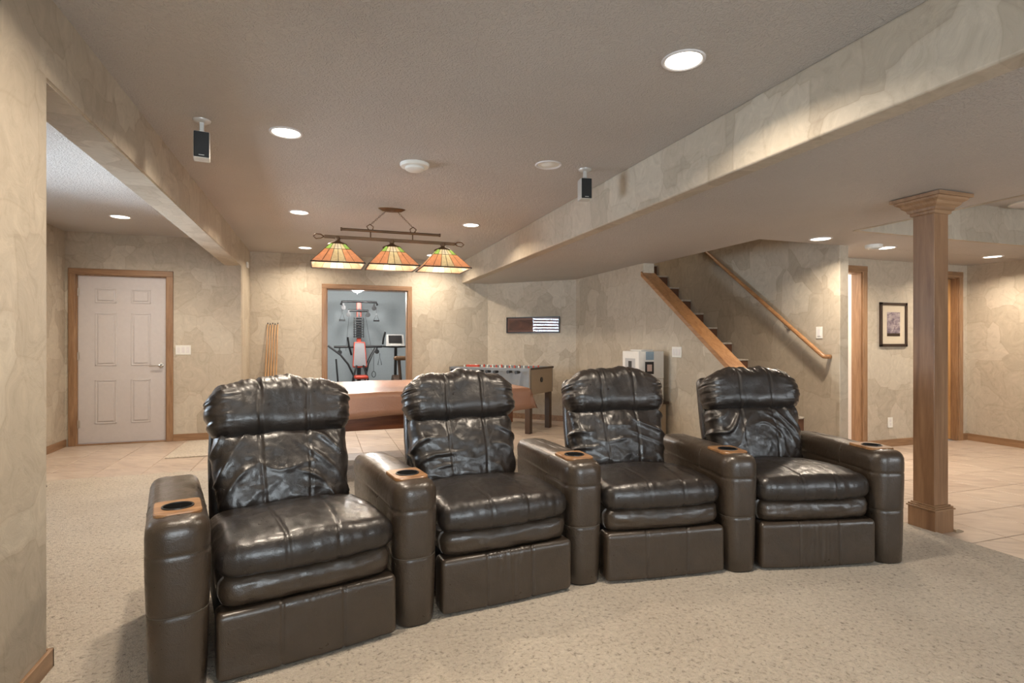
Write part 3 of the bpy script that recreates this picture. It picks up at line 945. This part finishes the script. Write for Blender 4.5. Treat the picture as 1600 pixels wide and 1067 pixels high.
# hanging satellite speakers
def speaker(loc, yaw, label):
    t = thing('hanging_speaker', loc, yaw, label, 'speaker')
    b_ = BM(); lathe(b_, [(.0, -.016), (.03, -.016), (.046, -.008), (.048, 0)], n=28, cap0=False, cap1=False); finish('ceiling_plate', b_, 'silver', t, True)
    b_ = BM(); box(b_, -.012, .012, -.012, .012, -.07, -.012, .003, 1); box(b_, -.015, .015, -.015, .015, -.076, -.062, .003, 1); finish('bracket', b_, 'silver', t)
    b_ = BM(); box(b_, -.042, .042, -.04, .05, -.228, -.074, .006, 2); body = finish('cabinet', b_, 'silver', t)
    b_ = BM(); box(b_, -.039, .039, -.046, -.038, -.224, -.078, .004, 2); finish('grille', b_, 'black', body)
    b_ = BM(); box(b_, -.014, .014, -.0475, -.0455, -.215, -.211); finish('badge', b_, 'silver', body)
    return t
speaker((-.65, 3.6, ZC), R(8), 'small dark satellite speaker hanging from the ceiling beside the left beam')
speaker((1.857, 3.69, ZC), R(-8), 'small dark satellite speaker hanging from the ceiling close to the soffit')

# ------------------------------------------------------------------ billiard light
bl = thing('billiard_light', (.65, 5.405, ZC), 0, 'three-shade stained glass billiard light hanging on chains over the covered pool table', 'pendant light')
b_ = BM(); lathe(b_, [(.0, -.028), (.09, -.026), (.125, -.006), (.13, 0)], n=36, cap0=False, cap1=False)
for v in b_.verts: v.co.y *= .42
finish('canopy', b_, 'bronze', bl, True, R(50))
b_ = BM(); cyl(b_, (-.47, 0, -.225), (.47, 0, -.225), .013, n=12); cyl(b_, (-.475, 0, -.225), (-.46, 0, -.225), .017, n=12); cyl(b_, (.46, 0, -.225), (.475, 0, -.225), .017, n=12)
finish('upper_bar', b_, 'bronze', bl, True, R(40))
b_ = BM(); box(b_, -.62, .62, -.014, .014, -.318, -.288, .004, 2); finish('main_bar', b_, 'bronze', bl)
for sx in (-1, 1):
    b_ = BM(); tube(b_, [(sx * .62, 0, -.303), (sx * .65, 0, -.285), (sx * .69, 0, -.282), (sx * .715, 0, -.305), (sx * .69, 0, -.328), (sx * .65, 0, -.32), (sx * .62, 0, -.303)], .006, 8)
    finish('finial', b_, 'bronze', bl, True)
    # chain: separate links from canopy to bar ring
    p0, p1 = Vector((sx * .06, 0, -.03)), Vector((sx * .20, 0, -.165)); nl = 9
    for k in range(nl):
        c = p0.lerp(p1, (k + .5) / nl); d = (p1 - p0).normalized(); s2 = d.cross(Vector((0, 1, 0))) if k % 2 else Vector((0, 1, 0))
        b_ = BM(); tube(b_, [c + d * .013 * math.cos(a) + s2 * .006 * math.sin(a) for a in [2 * math.pi * i / 12 for i in range(12)]], .0018, 5, True)
        finish('chain_link', b_, 'bronze', bl, True)
    b_ = BM(); tube(b_, [(sx * .205, 0, -.162), (sx * .235, 0, -.185), (sx * .22, 0, -.212), (sx * .20, 0, -.225), (sx * .18, 0, -.212), (sx * .175, 0, -.185)], .0055, 8, True)
    finish('ring', b_, 'bronze', bl, True)
    b_ = BM(); cyl(b_, (sx * .20, 0, -.225), (sx * .20, 0, -.295), .006, n=8); finish('hanger', b_, 'bronze', bl, True)

HB, HT, ZT_, ZM_ = .232, .062, -.372, -.567     # shade half widths and heights
def pane(vs, mat, parent, th=.004):
    b_ = BM(); vs = [Vector(v) for v in vs]; n = (vs[1] - vs[0]).cross(vs[2] - vs[0]).normalized()
    c = sum(vs, Vector()) / len(vs); vs = [c + (v - c) * .965 for v in vs]
    A = [b_.verts.new(v - n * th / 2) for v in vs]; B = [b_.verts.new(v + n * th / 2) for v in vs]; q = len(vs)
    for i in range(q): b_.faces.new((A[i], A[(i + 1) % q], B[(i + 1) % q], B[i]))
    b_.faces.new(A[::-1]); b_.faces.new(B)
    return finish('pane', b_, mat, parent)
def make_shade():
    s = bpy.data.objects.new('shade', None); col.objects.link(s); s.parent = bl; s.empty_display_size = .1
    cols = [(-1, -.62, 'g_orange'), (-.62, -.30, 'g_orange'), (-.30, 0, 'g_cream'), (0, .30, 'g_cream'), (.30, .62, 'g_orange'), (.62, 1, 'g_orange')]
    tops = ['g_green', 'g_cream', 'g_clear', 'g_clear', 'g_cream', 'g_green']
    lead = BM()
    zq = ZT_ + (ZM_ - ZT_) * .30; hq = HT + (HB - HT) * .30
    for a in range(4):
        m = Matrix.Rotation(a * math.pi / 2, 3, 'Z')
        P = lambda f, h, z: m @ Vector((f * h, -h, z))
        for (f0, f1, mt), tp in zip(cols, tops):
            pane([P(f0, HT, ZT_), P(f1, HT, ZT_), P(f1, hq, zq), P(f0, hq, zq)], tp, s)
            pane([P(f0, hq, zq), P(f1, hq, zq), P(f1, HB, ZM_), P(f0, HB, ZM_)], mt, s)
        for f in (-1, -.62, -.30, 0, .30, .62):
            tube(lead, [P(f, HT, ZT_), P(f, HB, ZM_)], .0026, 5)
        tube(lead, [P(-1, HT, ZT_), P(1, HT, ZT_)], .004, 5); tube(lead, [P(-1, hq, zq), P(1, hq, zq)], .0026, 5)
        tube(lead, [P(-1, HB, ZM_), P(1, HB, ZM_)], .0065, 6)
    finish('lead_came', lead, 'lead', s)
    b_ = BM(); lathe(b_, [(.022, -.300), (.026, -.318), (.020, -.335), (.03, -.345), (.085, -.368), (.09, -.378)], n=24, cap1=False)
    finish('collar', b_, 'bronze', s, True, R(50))
    b_ = BM(); lathe(b_, [(.012, -.378), (.016, -.40), (.03, -.43), (.034, -.455), (.026, -.482), (.0, -.492)], n=20, cap1=False); finish('bulb', b_, 'lens', s, True)
    return s
sh0 = make_shade()
shades = [sh0]
for k in (1, 2):
    c = sh0.copy(); col.objects.link(c); c.parent = bl; shades.append(c)
    for ch in list(sh0.children):
        d = ch.copy(); col.objects.link(d); d.parent = c
for s, x in zip(shades, (-.50, 0, .50)):
    s.location = (x, 0, 0)
    l = light('shade_bulb', 'POINT', (.65 + x, 5.405, ZC - .52), (0, 0, 0), 22, WARM, .03)

# ------------------------------------------------------------------ pool table under its cover
pt = thing('pool_table', (.65, 5.4, 0), R(2), 'mahogany pool table beneath the stained glass billiard light', 'pool table')
b_ = BM(); box(b_, -1.02, 1.02, -.61, .61, .47, .74, .01, 2); finish('cabinet', b_, 'mahog', pt)
b_ = BM(); box(b_, -1.13, 1.13, -.70, .70, .70, .785, .012, 2); finish('rail', b_, 'mahog', pt)
for sx in (-1, 1):
    for sy in (-1, 1):
        ly = -.42 if sy < 0 else .515
        b_ = BM(); prism(b_, [(sx * .78 - .09, ly - .09), (sx * .78 + .09, ly - .09), (sx * .78 + .09, ly + .09), (sx * .78 - .09, ly + .09)], 'Z', .018 if sy < 0 else 0, .48)
        for v in b_.verts:
            if v.co.z < .1: v.co.x += (sx * .78 - v.co.x) * .35; v.co.y += (ly - v.co.y) * .35
        finish('leg', b_, 'mahog', pt)
# draped cover
b_ = BM(); nx, ny = 60, 36; ext = .205
HX, HY = 1.15, .722
def cover_pt(i, j):
    U = -HX - ext + (2 * HX + 2 * ext) * i / nx; V = -HY - ext + (2 * HY + 2 * ext) * j / ny
    du, dv = max(0, abs(U) - HX), max(0, abs(V) - HY)
    x, y = max(-HX, min(HX, U)), max(-HY, min(HY, V)); d = max(du, dv)
    fl = .03 * (d / ext) * (1 + .6 * math.sin(U * 9) * math.cos(V * 7))
    if du > 0: x += math.copysign(fl + (.03 * min(du, dv) / ext), U)
    if dv > 0: y += math.copysign(fl + (.03 * min(du, dv) / ext), V)
    z = .80 - d * .96 + .006 * fbm(U * 2.5, V * 2.5, 1) - .012 * math.sin(U * 2.2) ** 2 * (d == 0)
    if d > .9 * ext: z += .012 * math.sin(U * 5 + V * 6)
    return Vector((x, y, z))
g = [[b_.verts.new(cover_pt(i, j)) for j in range(ny + 1)] for i in range(nx + 1)]
for i in range(nx):
    for j in range(ny): b_.faces.new((g[i][j], g[i + 1][j], g[i + 1][j + 1], g[i][j + 1]))
cv = finish('table_cover', b_, 'vinyl', None, True); cv.location = (.65, 5.4, 0); cv.rotation_euler = (0, 0, R(2))
md = cv.modifiers.new('thick', 'SOLIDIFY'); md.thickness = .004
tag(cv, 'tan vinyl cover draped over the pool table', 'table cover')

# ------------------------------------------------------------------ foosball table (turned 45 degrees)
fb = thing('foosball_table', (2.6, 6.74, 0), R(-48), 'grey foosball table with dark square legs set parallel to the angled wall', 'foosball table')
# local: x runs from the near right corner toward the left end (negative), y runs back
FL, FW = 1.30, .70
for x in (-FL + .02, -.09):
    for y in (.01, FW - .08):
        b_ = BM(); box(b_, x, x + .075, y, y + .075, 0, .54, .004, 1); finish('leg', b_, 'dark_leg', fb)
b_ = BM(); box(b_, -FL, 0, 0, .025, .515, .867, .004, 1); box(b_, -FL, 0, FW - .025, FW, .515, .867, .004, 1); finish('side_panel', b_, 'grey_lam', fb)
for x in (-FL, -.025):
    b_ = BM(); box(b_, x, x + .025, .0, FW, .513, .869, .004, 1); finish('end_panel', b_, 'tan_lam', fb)
b_ = BM(); box(b_, -FL + .02, -.02, .02, FW - .02, .70, .715); finish('playfield', b_, plain('green_field', (.05, .20, .08), .5), fb)
b_ = BM(); box(b_, -.004, .012, .0, FW + .012, .845, .872, .004, 1); finish('end_trim', b_, 'dark_leg', fb)
b_ = BM(); cyl(b_, (-.002, .33, .70), (.008, .33, .70), .035, n=20); finish('ball_return', b_, 'black', fb)
for k in range(8):
    x = -FL + .13 + k * (FL - .26) / 7
    b_ = BM(); cyl(b_, (x, -.09 - .05 * (k % 3), .818), (x, FW + .10, .818), .008, n=10); rod = finish('rod', b_, 'chrome', fb, True, R(40))
    b_ = BM(); cyl(b_, (x, -.115 - .05 * (k % 3), .818), (x, -.025 - .05 * (k % 3), .818), .022, .018, n=12); finish('handle', b_, 'black', rod, True, R(40))
    for q in range(3):
        y = .20 + q * .15; b_ = BM()
        box(b_, x - .012, x + .012, y - .014, y + .014, .765, .856, .004, 1); box(b_, x - .010, x + .010, y - .010, y + .010, .852, .885, .004, 1)
        finish('player', b_, 'red' if k % 2 else 'plate', rod)
b_ = BM(); box(b_, -FL + .25, -FL + .45, .06, .075, .862, .895, .003, 1); finish('scorer', b_, 'red', fb)

# ------------------------------------------------------------------ pool cues leaning on the back wall
for k, (xt, xb) in enumerate(((-.705, -.752), (-.672, -.716), (-.640, -.680), (-.607, -.643), (-.572, -.604))):
    q = thing('pool_cue', (xb - .01, YB - .22, 0), 0, 'slim maple pool cue leaning with others against the back wall', 'cue', 'pool cues leaning against the back wall')
    base_v, top_v = Vector((0, 0, 0)), Vector((xt - xb, .215 - .015, 1.49 - .01 * (k % 2)))
    b_ = BM(); tube(b_, [base_v.lerp(top_v, f) for f in (0, .02, .3, .7, .985)], [.012, .0155, .013, .0085, .0065], 10); finish('shaft', b_, 'cue', q, True)
    b_ = BM(); tube(b_, [base_v.lerp(top_v, f) for f in (.02, .30)], [.0158, .0134], 10); finish('grip', b_, 'frame_dark', q, True)
    b_ = BM(); tube(b_, [base_v.lerp(top_v, f) for f in (.985, 1.0)], [.0066, .0064], 10); finish('tip', b_, 'ink', q, True)

# ------------------------------------------------------------------ side table with stacked boxes by the knee wall
sd = thing('side_table', (3.42, 5.45, .018), 0, 'narrow side table with dark top and pale wood sides against the half wall', 'side table')
b_ = BM(); box(b_, -.20, .20, -.30, .32, .518, .545, .005, 2); finish('top', b_, 'frame_dark', sd)
b_ = BM(); box(b_, -.17, .18, -.27, -.24, 0, .52); finish('side_panel', b_, 'tan_lam', sd)
b_ = BM(); box(b_, -.17, .18, .26, .29, 0, .52); finish('side_panel', b_, 'tan_lam', sd)
b_ = BM(); box(b_, .15, .18, -.24, .26, .02, .52); finish('back_panel', b_, 'tan_lam', sd)
b_ = BM(); box(b_, -.172, -.15, -.24, .26, .04, .51, .003, 1); dr_ = finish('door', b_, 'tan_lam', sd)
b_ = BM(); lathe(b_, [(.006, 0), (.014, .012), (.010, .02)], n=14)
for v in b_.verts: v.co = Vector((-.172 - v.co.z, .20 + v.co.x, .30 + v.co.y))
finish('knob', b_, 'steel', dr_, True)
wb_ = thing('white_carton', (3.47, 5.35, .564), 0, 'plain white carton on the dark-topped side table beneath the printed carton', 'box')
b_ = BM(); box(b_, -.10, .11, -.155, .16, 0, .248, .004, 1); finish('body', b_, 'cardboard', wb_)
b_ = BM(); box(b_, -.02, .03, -.1565, -.154, 0, .248); finish('tape', b_, 'plate', wb_)
ab = thing('printed_carton', (3.42, 5.36, .813), 0, 'white product carton with small printed pictures stacked on the plain carton', 'box')
b_ = BM(); box(b_, -.16, .16, -.17, .17, 0, .300, .006, 2); finish('body', b_, 'cardboard', ab)
b_ = BM(); box(b_, -.1615, -.1595, -.10, .11, .09, .22); finish('print_panel', b_, 'ink_grey', ab)
b_ = BM(); box(b_, -.1625, -.1605, -.03, .04, .12, .19); finish('print_mark', b_, 'ink', ab)
b_ = BM(); box(b_, -.07, .03, -.172, -.169, .205, .295); finish('print_blue', b_, 'ink_blue', ab)
b_ = BM(); box(b_, -.08, .03, -.172, -.169, .05, .185); finish('print_frame', b_, 'frame_black', ab)
b_ = BM(); box(b_, -.055, .005, -.1735, -.1705, .08, .155); finish('print_photo', b_, 'skin_print', ab)
b_ = BM(); box(b_, -.10, .06, -.12, .10, .30, .318, .006, 2); finish('lid_flap', b_, 'cardboard', ab)

# ------------------------------------------------------------------ wall plates
def plate(loc, normal, wdt, hgt, gang, label, kind='switch'):
    yaw = math.atan2(normal[0], -normal[1])         # local -y faces the room
    t = thing('light_switch' if kind == 'switch' else 'wall_outlet', loc, yaw, label, kind)
    b_ = BM(); box(b_, -wdt / 2, wdt / 2, -.007, 0, -hgt / 2, hgt / 2, .0025, 2); finish('cover_plate', b_, 'plate', t)
    for k in range(gang):
        x = (k - (gang - 1) / 2) * (wdt / gang) * .92
        if kind == 'switch':
            b_ = BM(); prism(b_, [(-.007, -.034), (-.012, -.034), (-.0085, .034), (-.007, .034)], 'X', x - .0165, x + .0165); finish('rocker', b_, 'white', t)
        else:
            for zz in (-.02, .02):
                b_ = BM(); box(b_, x - .014, x + .014, -.0085, -.0065, zz - .014, zz + .014, .001, 1); finish('socket', b_, 'white', t)
    return t
plate((-1.597, YD, 1.115), (0, -1), .165, .115, 3, 'white three-rocker switch plate beside the white entry door')
plate((XK, 5.05, 1.105), (-1, 0), .165, .115, 3, 'white three-rocker switch plate on the half wall under the sloped oak cap')
plate((XR, 4.24, 1.31), (-1, 0), .075, .118, 1, 'white single switch on the stair wall above the handrail end')
plate((6.25, YQ, .28), (0, -1), .075, .118, 1, 'white wall outlet under the framed picture', 'outlet')
t = thing('motion_sensor', (XP1, 8.26, 2.26), R(90), 'small white sensor box on the wall end under the beam', 'sensor')
b_ = BM(); box(b_, -.05, .05, -.022, 0, -.04, .04, .006, 2); finish('housing', b_, 'plate', t)
b_ = BM(); box(b_, -.032, .032, -.026, -.02, -.025, .012, .004, 2); finish('lens', b_, 'white', t)

# ------------------------------------------------------------------ pictures
t = thing('framed_picture', (6.294, YQ, 1.416), 0, 'dark framed print with cream mat hanging near the wooden post', 'picture')
fw, fh, fr = .219, .257, .034
b_ = BM()
for q in ((-fw, fw, fh - fr, fh), (-fw, fw, -fh, -fh + fr), (-fw, -fw + fr, -fh, fh), (fw - fr, fw, -fh, fh)): box(b_, q[0], q[1], -.022, 0, q[2], q[3], .004, 2)
finish('frame', b_, 'frame_dark', t)
b_ = BM(); box(b_, -fw + .02, fw - .02, -.010, -.004, -fh + .02, fh - .02); finish('mat_board', b_, 'mat_cream', t)
b_ = BM(); box(b_, -.105, .105, -.012, -.009, -.10, .145); finish('print', b_, 'art_a', t)
b_ = BM(); box(b_, -.105, .105, -.0122, -.009, -.135, -.10); finish('caption_band', b_, 'frame_dark', t)

c45 = (Vector((2.825, 8.375, 0)) + Vector((3.468, 7.732, 0))) / 2
t = thing('panorama_picture', (c45.x, c45.y, 1.479), R(-45), 'long narrow black framed print under glass on the angled wall', 'picture')
fw, fh, fr = .455, .126, .016
b_ = BM()
for q in ((-fw, fw, fh - fr, fh), (-fw, fw, -fh, -fh + fr), (-fw, -fw + fr, -fh, fh), (fw - fr, fw, -fh, fh)): box(b_, q[0], q[1], -.024, 0, q[2], q[3], .003, 1)
finish('frame', b_, 'frame_black', t)
b_ = BM(); box(b_, -fw + .01, fw - .01, -.008, -.002, -fh + .01, fh - .01); finish('mat_board', b_, plain('rose_mat', (.26, .13, .10), .8), t)
b_ = BM(); box(b_, -fw + .045, fw - .045, -.010, -.007, -fh + .045, fh - .045); finish('print', b_, 'art_b', t)
b_ = BM(); box(b_, -fw + .012, fw - .012, -.016, -.013, -fh + .012, fh - .012); finish('glass', b_, 'pglass', t)

# ------------------------------------------------------------------ exercise room
light('gym_dome_lamp', 'POINT', (.6, 9.75, 1.98), (0, 0, 0), 80, (1, .96, .92), .1)
t = thing('dome_light', (.6, 9.9, 2.25), 0, 'white glass dome light on the exercise room ceiling', 'light')
b_ = BM(); lathe(b_, [(.15, 0), (.15, -.03), (.14, -.035)], n=32, cap0=False, cap1=True); finish('base', b_, 'plate', t, True, R(40))
b_ = BM(); lathe(b_, [(.138, -.034), (.13, -.09), (.10, -.14), (.05, -.175), (.0, -.185)], n=32, cap0=False, cap1=False); finish('dome', b_, 'dome', t, True)
b_ = BM(); cyl(b_, (0, 0, -.18), (0, 0, -.205), .012, .006, 12); finish('finial', b_, 'steel', t, True, R(40))

hg = thing('home_gym', (.68, 10.7, 0), 0, 'black and red home gym tower with bench and cable handles in the blue-grey room', 'exercise machine')
def hp(name, mat, fn, par=None, smooth=True):
    b_ = BM(); fn(b_); return finish(name, b_, mat, par or hg, smooth, R(40))
hp('tower', 'black', lambda b: (box(b, -.035, .035, .0, .06, .30, 1.94, .006, 1)), smooth=False)
for z0, z1 in ((1.68, 1.955), (1.19, 1.285)): hp('tower_cover', 'red', lambda b: box(b, -.042, .042, -.012, .064, z0, z1, .006, 1), smooth=False)
hp('upper_post', 'black', lambda b: box(b, -.022, .022, -.02, 0, 1.60, 1.84, .004, 1), smooth=False)
hp('lat_bar', 'black', lambda b: tube(b, [(-.325, -.10, 1.90), (-.31, -.08, 1.955), (-.1, -.03, 1.965), (.1, -.03, 1.965), (.31, -.08, 1.955), (.325, -.10, 1.90)], .02, 10))
hp('chest_bar', 'black', lambda b: cyl(b, (-.20, -.03, 1.80), (.17, -.03, 1.795), .022, n=10))
for x, z in ((-.28, 1.845), (.27, 1.845), (-.19, 1.72), (.16, 1.72), (-.35, 1.02), (.32, 1.03)):
    hp('pulley', 'black', lambda b: (cyl(b, (x, -.09, z), (x, -.05, z), .042, n=18), box(b, x - .012, x + .012, -.1, -.04, z, z + .08)))
for x in (-.305, .31):
    hp('cable_handle', 'black', lambda b: (tube(b, [(x, -.09, 1.75), (x - .05, -.09, 1.61), (x + .05, -.09, 1.61)], .006, 6, True), cyl(b, (x - .055, -.09, 1.61), (x + .055, -.09, 1.61), .014, n=10)))
    hp('cable', 'black', lambda b: cyl(b, (x, -.07, 1.84), (x, -.09, 1.75), .003, n=6))
for x in (-.15, .14):
    hp('cable', 'black', lambda b: cyl(b, (x - .03, -.06, 1.72), (x * 1.6, -.06, 1.05), .003, n=6))
for k in range(5):
    x = -.09 + k * .042
    hp('power_rod', 'black', lambda b: cyl(b, (x, -.05, 1.29), (x, -.05, 1.67), .008, n=8))
for k in range(9):
    z = 1.30 + k * .045
    hp('rod_clip', 'black', lambda b: box(b, -.105, .08, -.065, -.04, z, z + .014), smooth=False)
def bench(b):
    prism(b, [(-.22, .77), (-.27, .77), (-.16, 1.19), (-.11, 1.19)], 'X', -.10, .10)
    for v in b.verts:
        if v.co.z < .9: v.co.x *= 1.13
        else: v.co.x *= .84
hp('bench_back', 'grey_pad', bench, smooth=False)
def bframe(b):
    for s in (-1, 1): tube(b, [(s * .118, -.25, .755), (s * .09, -.14, 1.20)], .012, 8)
    tube(b, [(-.118, -.25, .755), (.118, -.25, .755)], .014, 8); tube(b, [(-.09, -.14, 1.20), (.09, -.14, 1.20)], .012, 8)
hp('bench_frame', 'red', bframe)
hp('seat', 'red', lambda b: box(b, -.115, .125, -.62, -.30, .55, .61, .025, 3))
hp('rail', 'black', lambda b: (box(b, -.03, .03, -.95, .05, .40, .46), box(b, -.03, .03, -.95, -.88, 0, .42), box(b, -.25, .25, -.98, -.90, 0, .05)), smooth=False)
hp('base_frame', 'black', lambda b: (box(b, -.4, .4, .0, .08, 0, .06), box(b, -.035, .035, -.3, .3, 0, .05), box(b, -.035, .035, 0, .06, 0, .4)), smooth=False)
hp('cross_arm', 'black', lambda b: cyl(b, (-.45, -.05, 1.12), (.42, -.05, 1.125), .022, n=10))
for x0, z0, x1, z1 in ((-.21, 1.30, -.14, .97), (.47, 1.40, .43, 1.17)):
    hp('grip_arm', 'black', lambda b: tube(b, [(x0, -.12, z0), ((x0 + x1) / 2 - .01, -.11, (z0 + z1) / 2), (x1, -.06, z1)], .018, 8))
hp('leg_brace', 'black', lambda b: tube(b, [(-.555, -.08, 1.144), (-.335, -.1, .975), (-.2, -.12, .80), (-.11, -.15, .60), (-.10, -.2, .40)], .018, 8))
for dx in (0, .035):
    hp('leg_brace', 'black', lambda b: tube(b, [(.28 + dx, -.06, 1.10), (.20 + dx, -.1, .97), (.125 + dx, -.14, .80), (.09, -.2, .45)], .012, 8))
hp('leg_hold', 'black', lambda b: tube(b, [(-.415, -.2, .90), (-.40, -.22, .70), (-.385, -.24, .50), (-.38, -.24, .05)], .016, 8))
for s in (-1, 1): hp('seat_leg', 'black', lambda b: tube(b, [(s * .06, -.27, .78), (s * .13, -.40, .55), (s * .16, -.45, .30)], .018, 8))
hp('ankle_strap', 'black', lambda b: (cyl(b, (.26, -.1, 1.0), (.26, -.1, .66), .004, n=6), tube(b, [(.26 + .035 * math.sin(a), -.1, .605 + .055 * math.cos(a)) for a in [2 * math.pi * i / 14 for i in range(14)]], .006, 6, True)))
hp('strap_handle', 'black', lambda b: (cyl(b, (.37, -.1, 1.0), (.37, -.1, .94), .004, n=6), tube(b, [(.37, -.1, .95), (.335, -.1, .78), (.405, -.1, .78)], .007, 6, True)))

eb = thing('exercise_bike', (1.29, 9.9, 0), 0, 'upright exercise bike with console and brown saddle inside the doorway', 'exercise bike')
def ep(name, mat, fn, smooth=False):
    b_ = BM(); fn(b_); return finish(name, b_, mat, eb, smooth, R(40))
ep('base', 'black', lambda b: (box(b, -.25, .25, -.55, -.49, 0, .06, .01, 1), box(b, -.25, .25, .49, .55, 0, .06, .01, 1), box(b, -.04, .04, -.5, .5, .04, .10, .01, 1)))
ep('housing', 'dark_leg', lambda b: cyl(b, (-.07, .15, .36), (.07, .15, .36), .26, n=32), True)
ep('seat_post', 'dark_leg', lambda b: (tube(b, [(0, -.15, .10), (.03, -.16, .55), (.0, -.18, .90)], .028, 12)), True)
def saddle(b):
    rbox((.115, .13, .036), .034, (14, 14, 6), lambda p, n: Vector((p.x * (1 - .35 * max(0, p.y / .13)), p.y, p.z)), b, (.02, -.2, .93))
ep('saddle', M['frame_dark'] if False else plain('brown_saddle', (.13, .07, .03), .5), saddle, True)
ep('front_post', 'black', lambda b: tube(b, [(0, .28, .10), (-.01, .22, .7), (-.015, .12, 1.13)], .026, 12), True)
ep('handlebar', 'black', lambda b: (tube(b, [(-.28, -.05, 1.135), (-.2, .06, 1.13), (0, .10, 1.12), (.13, .06, 1.13), (.16, -.05, 1.135)], .016, 10)), True)
def console(b):
    prism(b, [(.08, 1.15), (.02, 1.14), (.10, 1.345), (.15, 1.345)], 'X', -.18, .115)
    for v in b.verts:
        if v.co.z < 1.2: v.co.x *= 1.08
con = ep('console', 'silver', console)
def screen(b): prism(b, [(.034, 1.19), (.031, 1.19), (.085, 1.33), (.088, 1.33)], 'X', -.15, .085)
b_ = BM(); screen(b_); finish('screen', b_, 'black', con)
b_ = BM(); prism(b_, [(.026, 1.155), (.022, 1.155), (.030, 1.178), (.034, 1.178)], 'X', -.12, .06); finish('keys', b_, 'plate', con)
ep('pedal_crank', 'steel', lambda b: (cyl(b, (-.09, .15, .36), (.09, .15, .36), .015, n=10), box(b, .085, .10, .14, .30, .35, .37), box(b, -.10, -.085, .0, .16, .35, .37)), True)
ep('pedal', 'black', lambda b: (box(b, .10, .19, .26, .33, .345, .375, .006, 1), box(b, -.19, -.10, -.03, .04, .345, .375, .006, 1)))

# ------------------------------------------------------------------ stool behind the partition (only a foot shows)
sl_ = thing('wooden_stool', (-2.37, 5.33, .006), 0, 'dark wooden stool with splayed legs standing on the carpet by the left wall', 'stool')
b_ = BM(); lathe(b_, [(.0, .62), (.14, .62), (.155, .632), (.15, .65), (.0, .655)], n=28, cap0=False, cap1=False); finish('seat', b_, 'frame_dark', sl_, True, R(40))
for sx in (-1, 1):
    for sy in (-1, 1):
        b_ = BM(); tube(b_, [(sx * .235, sy * .19, .018), (sx * .06, sy * .06, .625)], [.016, .019], 10); finish('leg', b_, 'frame_dark', sl_, True, R(50))
b_ = BM()
for sy in (-1, 1): cyl(b_, (-.18, sy * .15, .2), (.18, sy * .15, .2), .010, n=8)
finish('stretcher', b_, 'frame_dark', sl_, True, R(40))
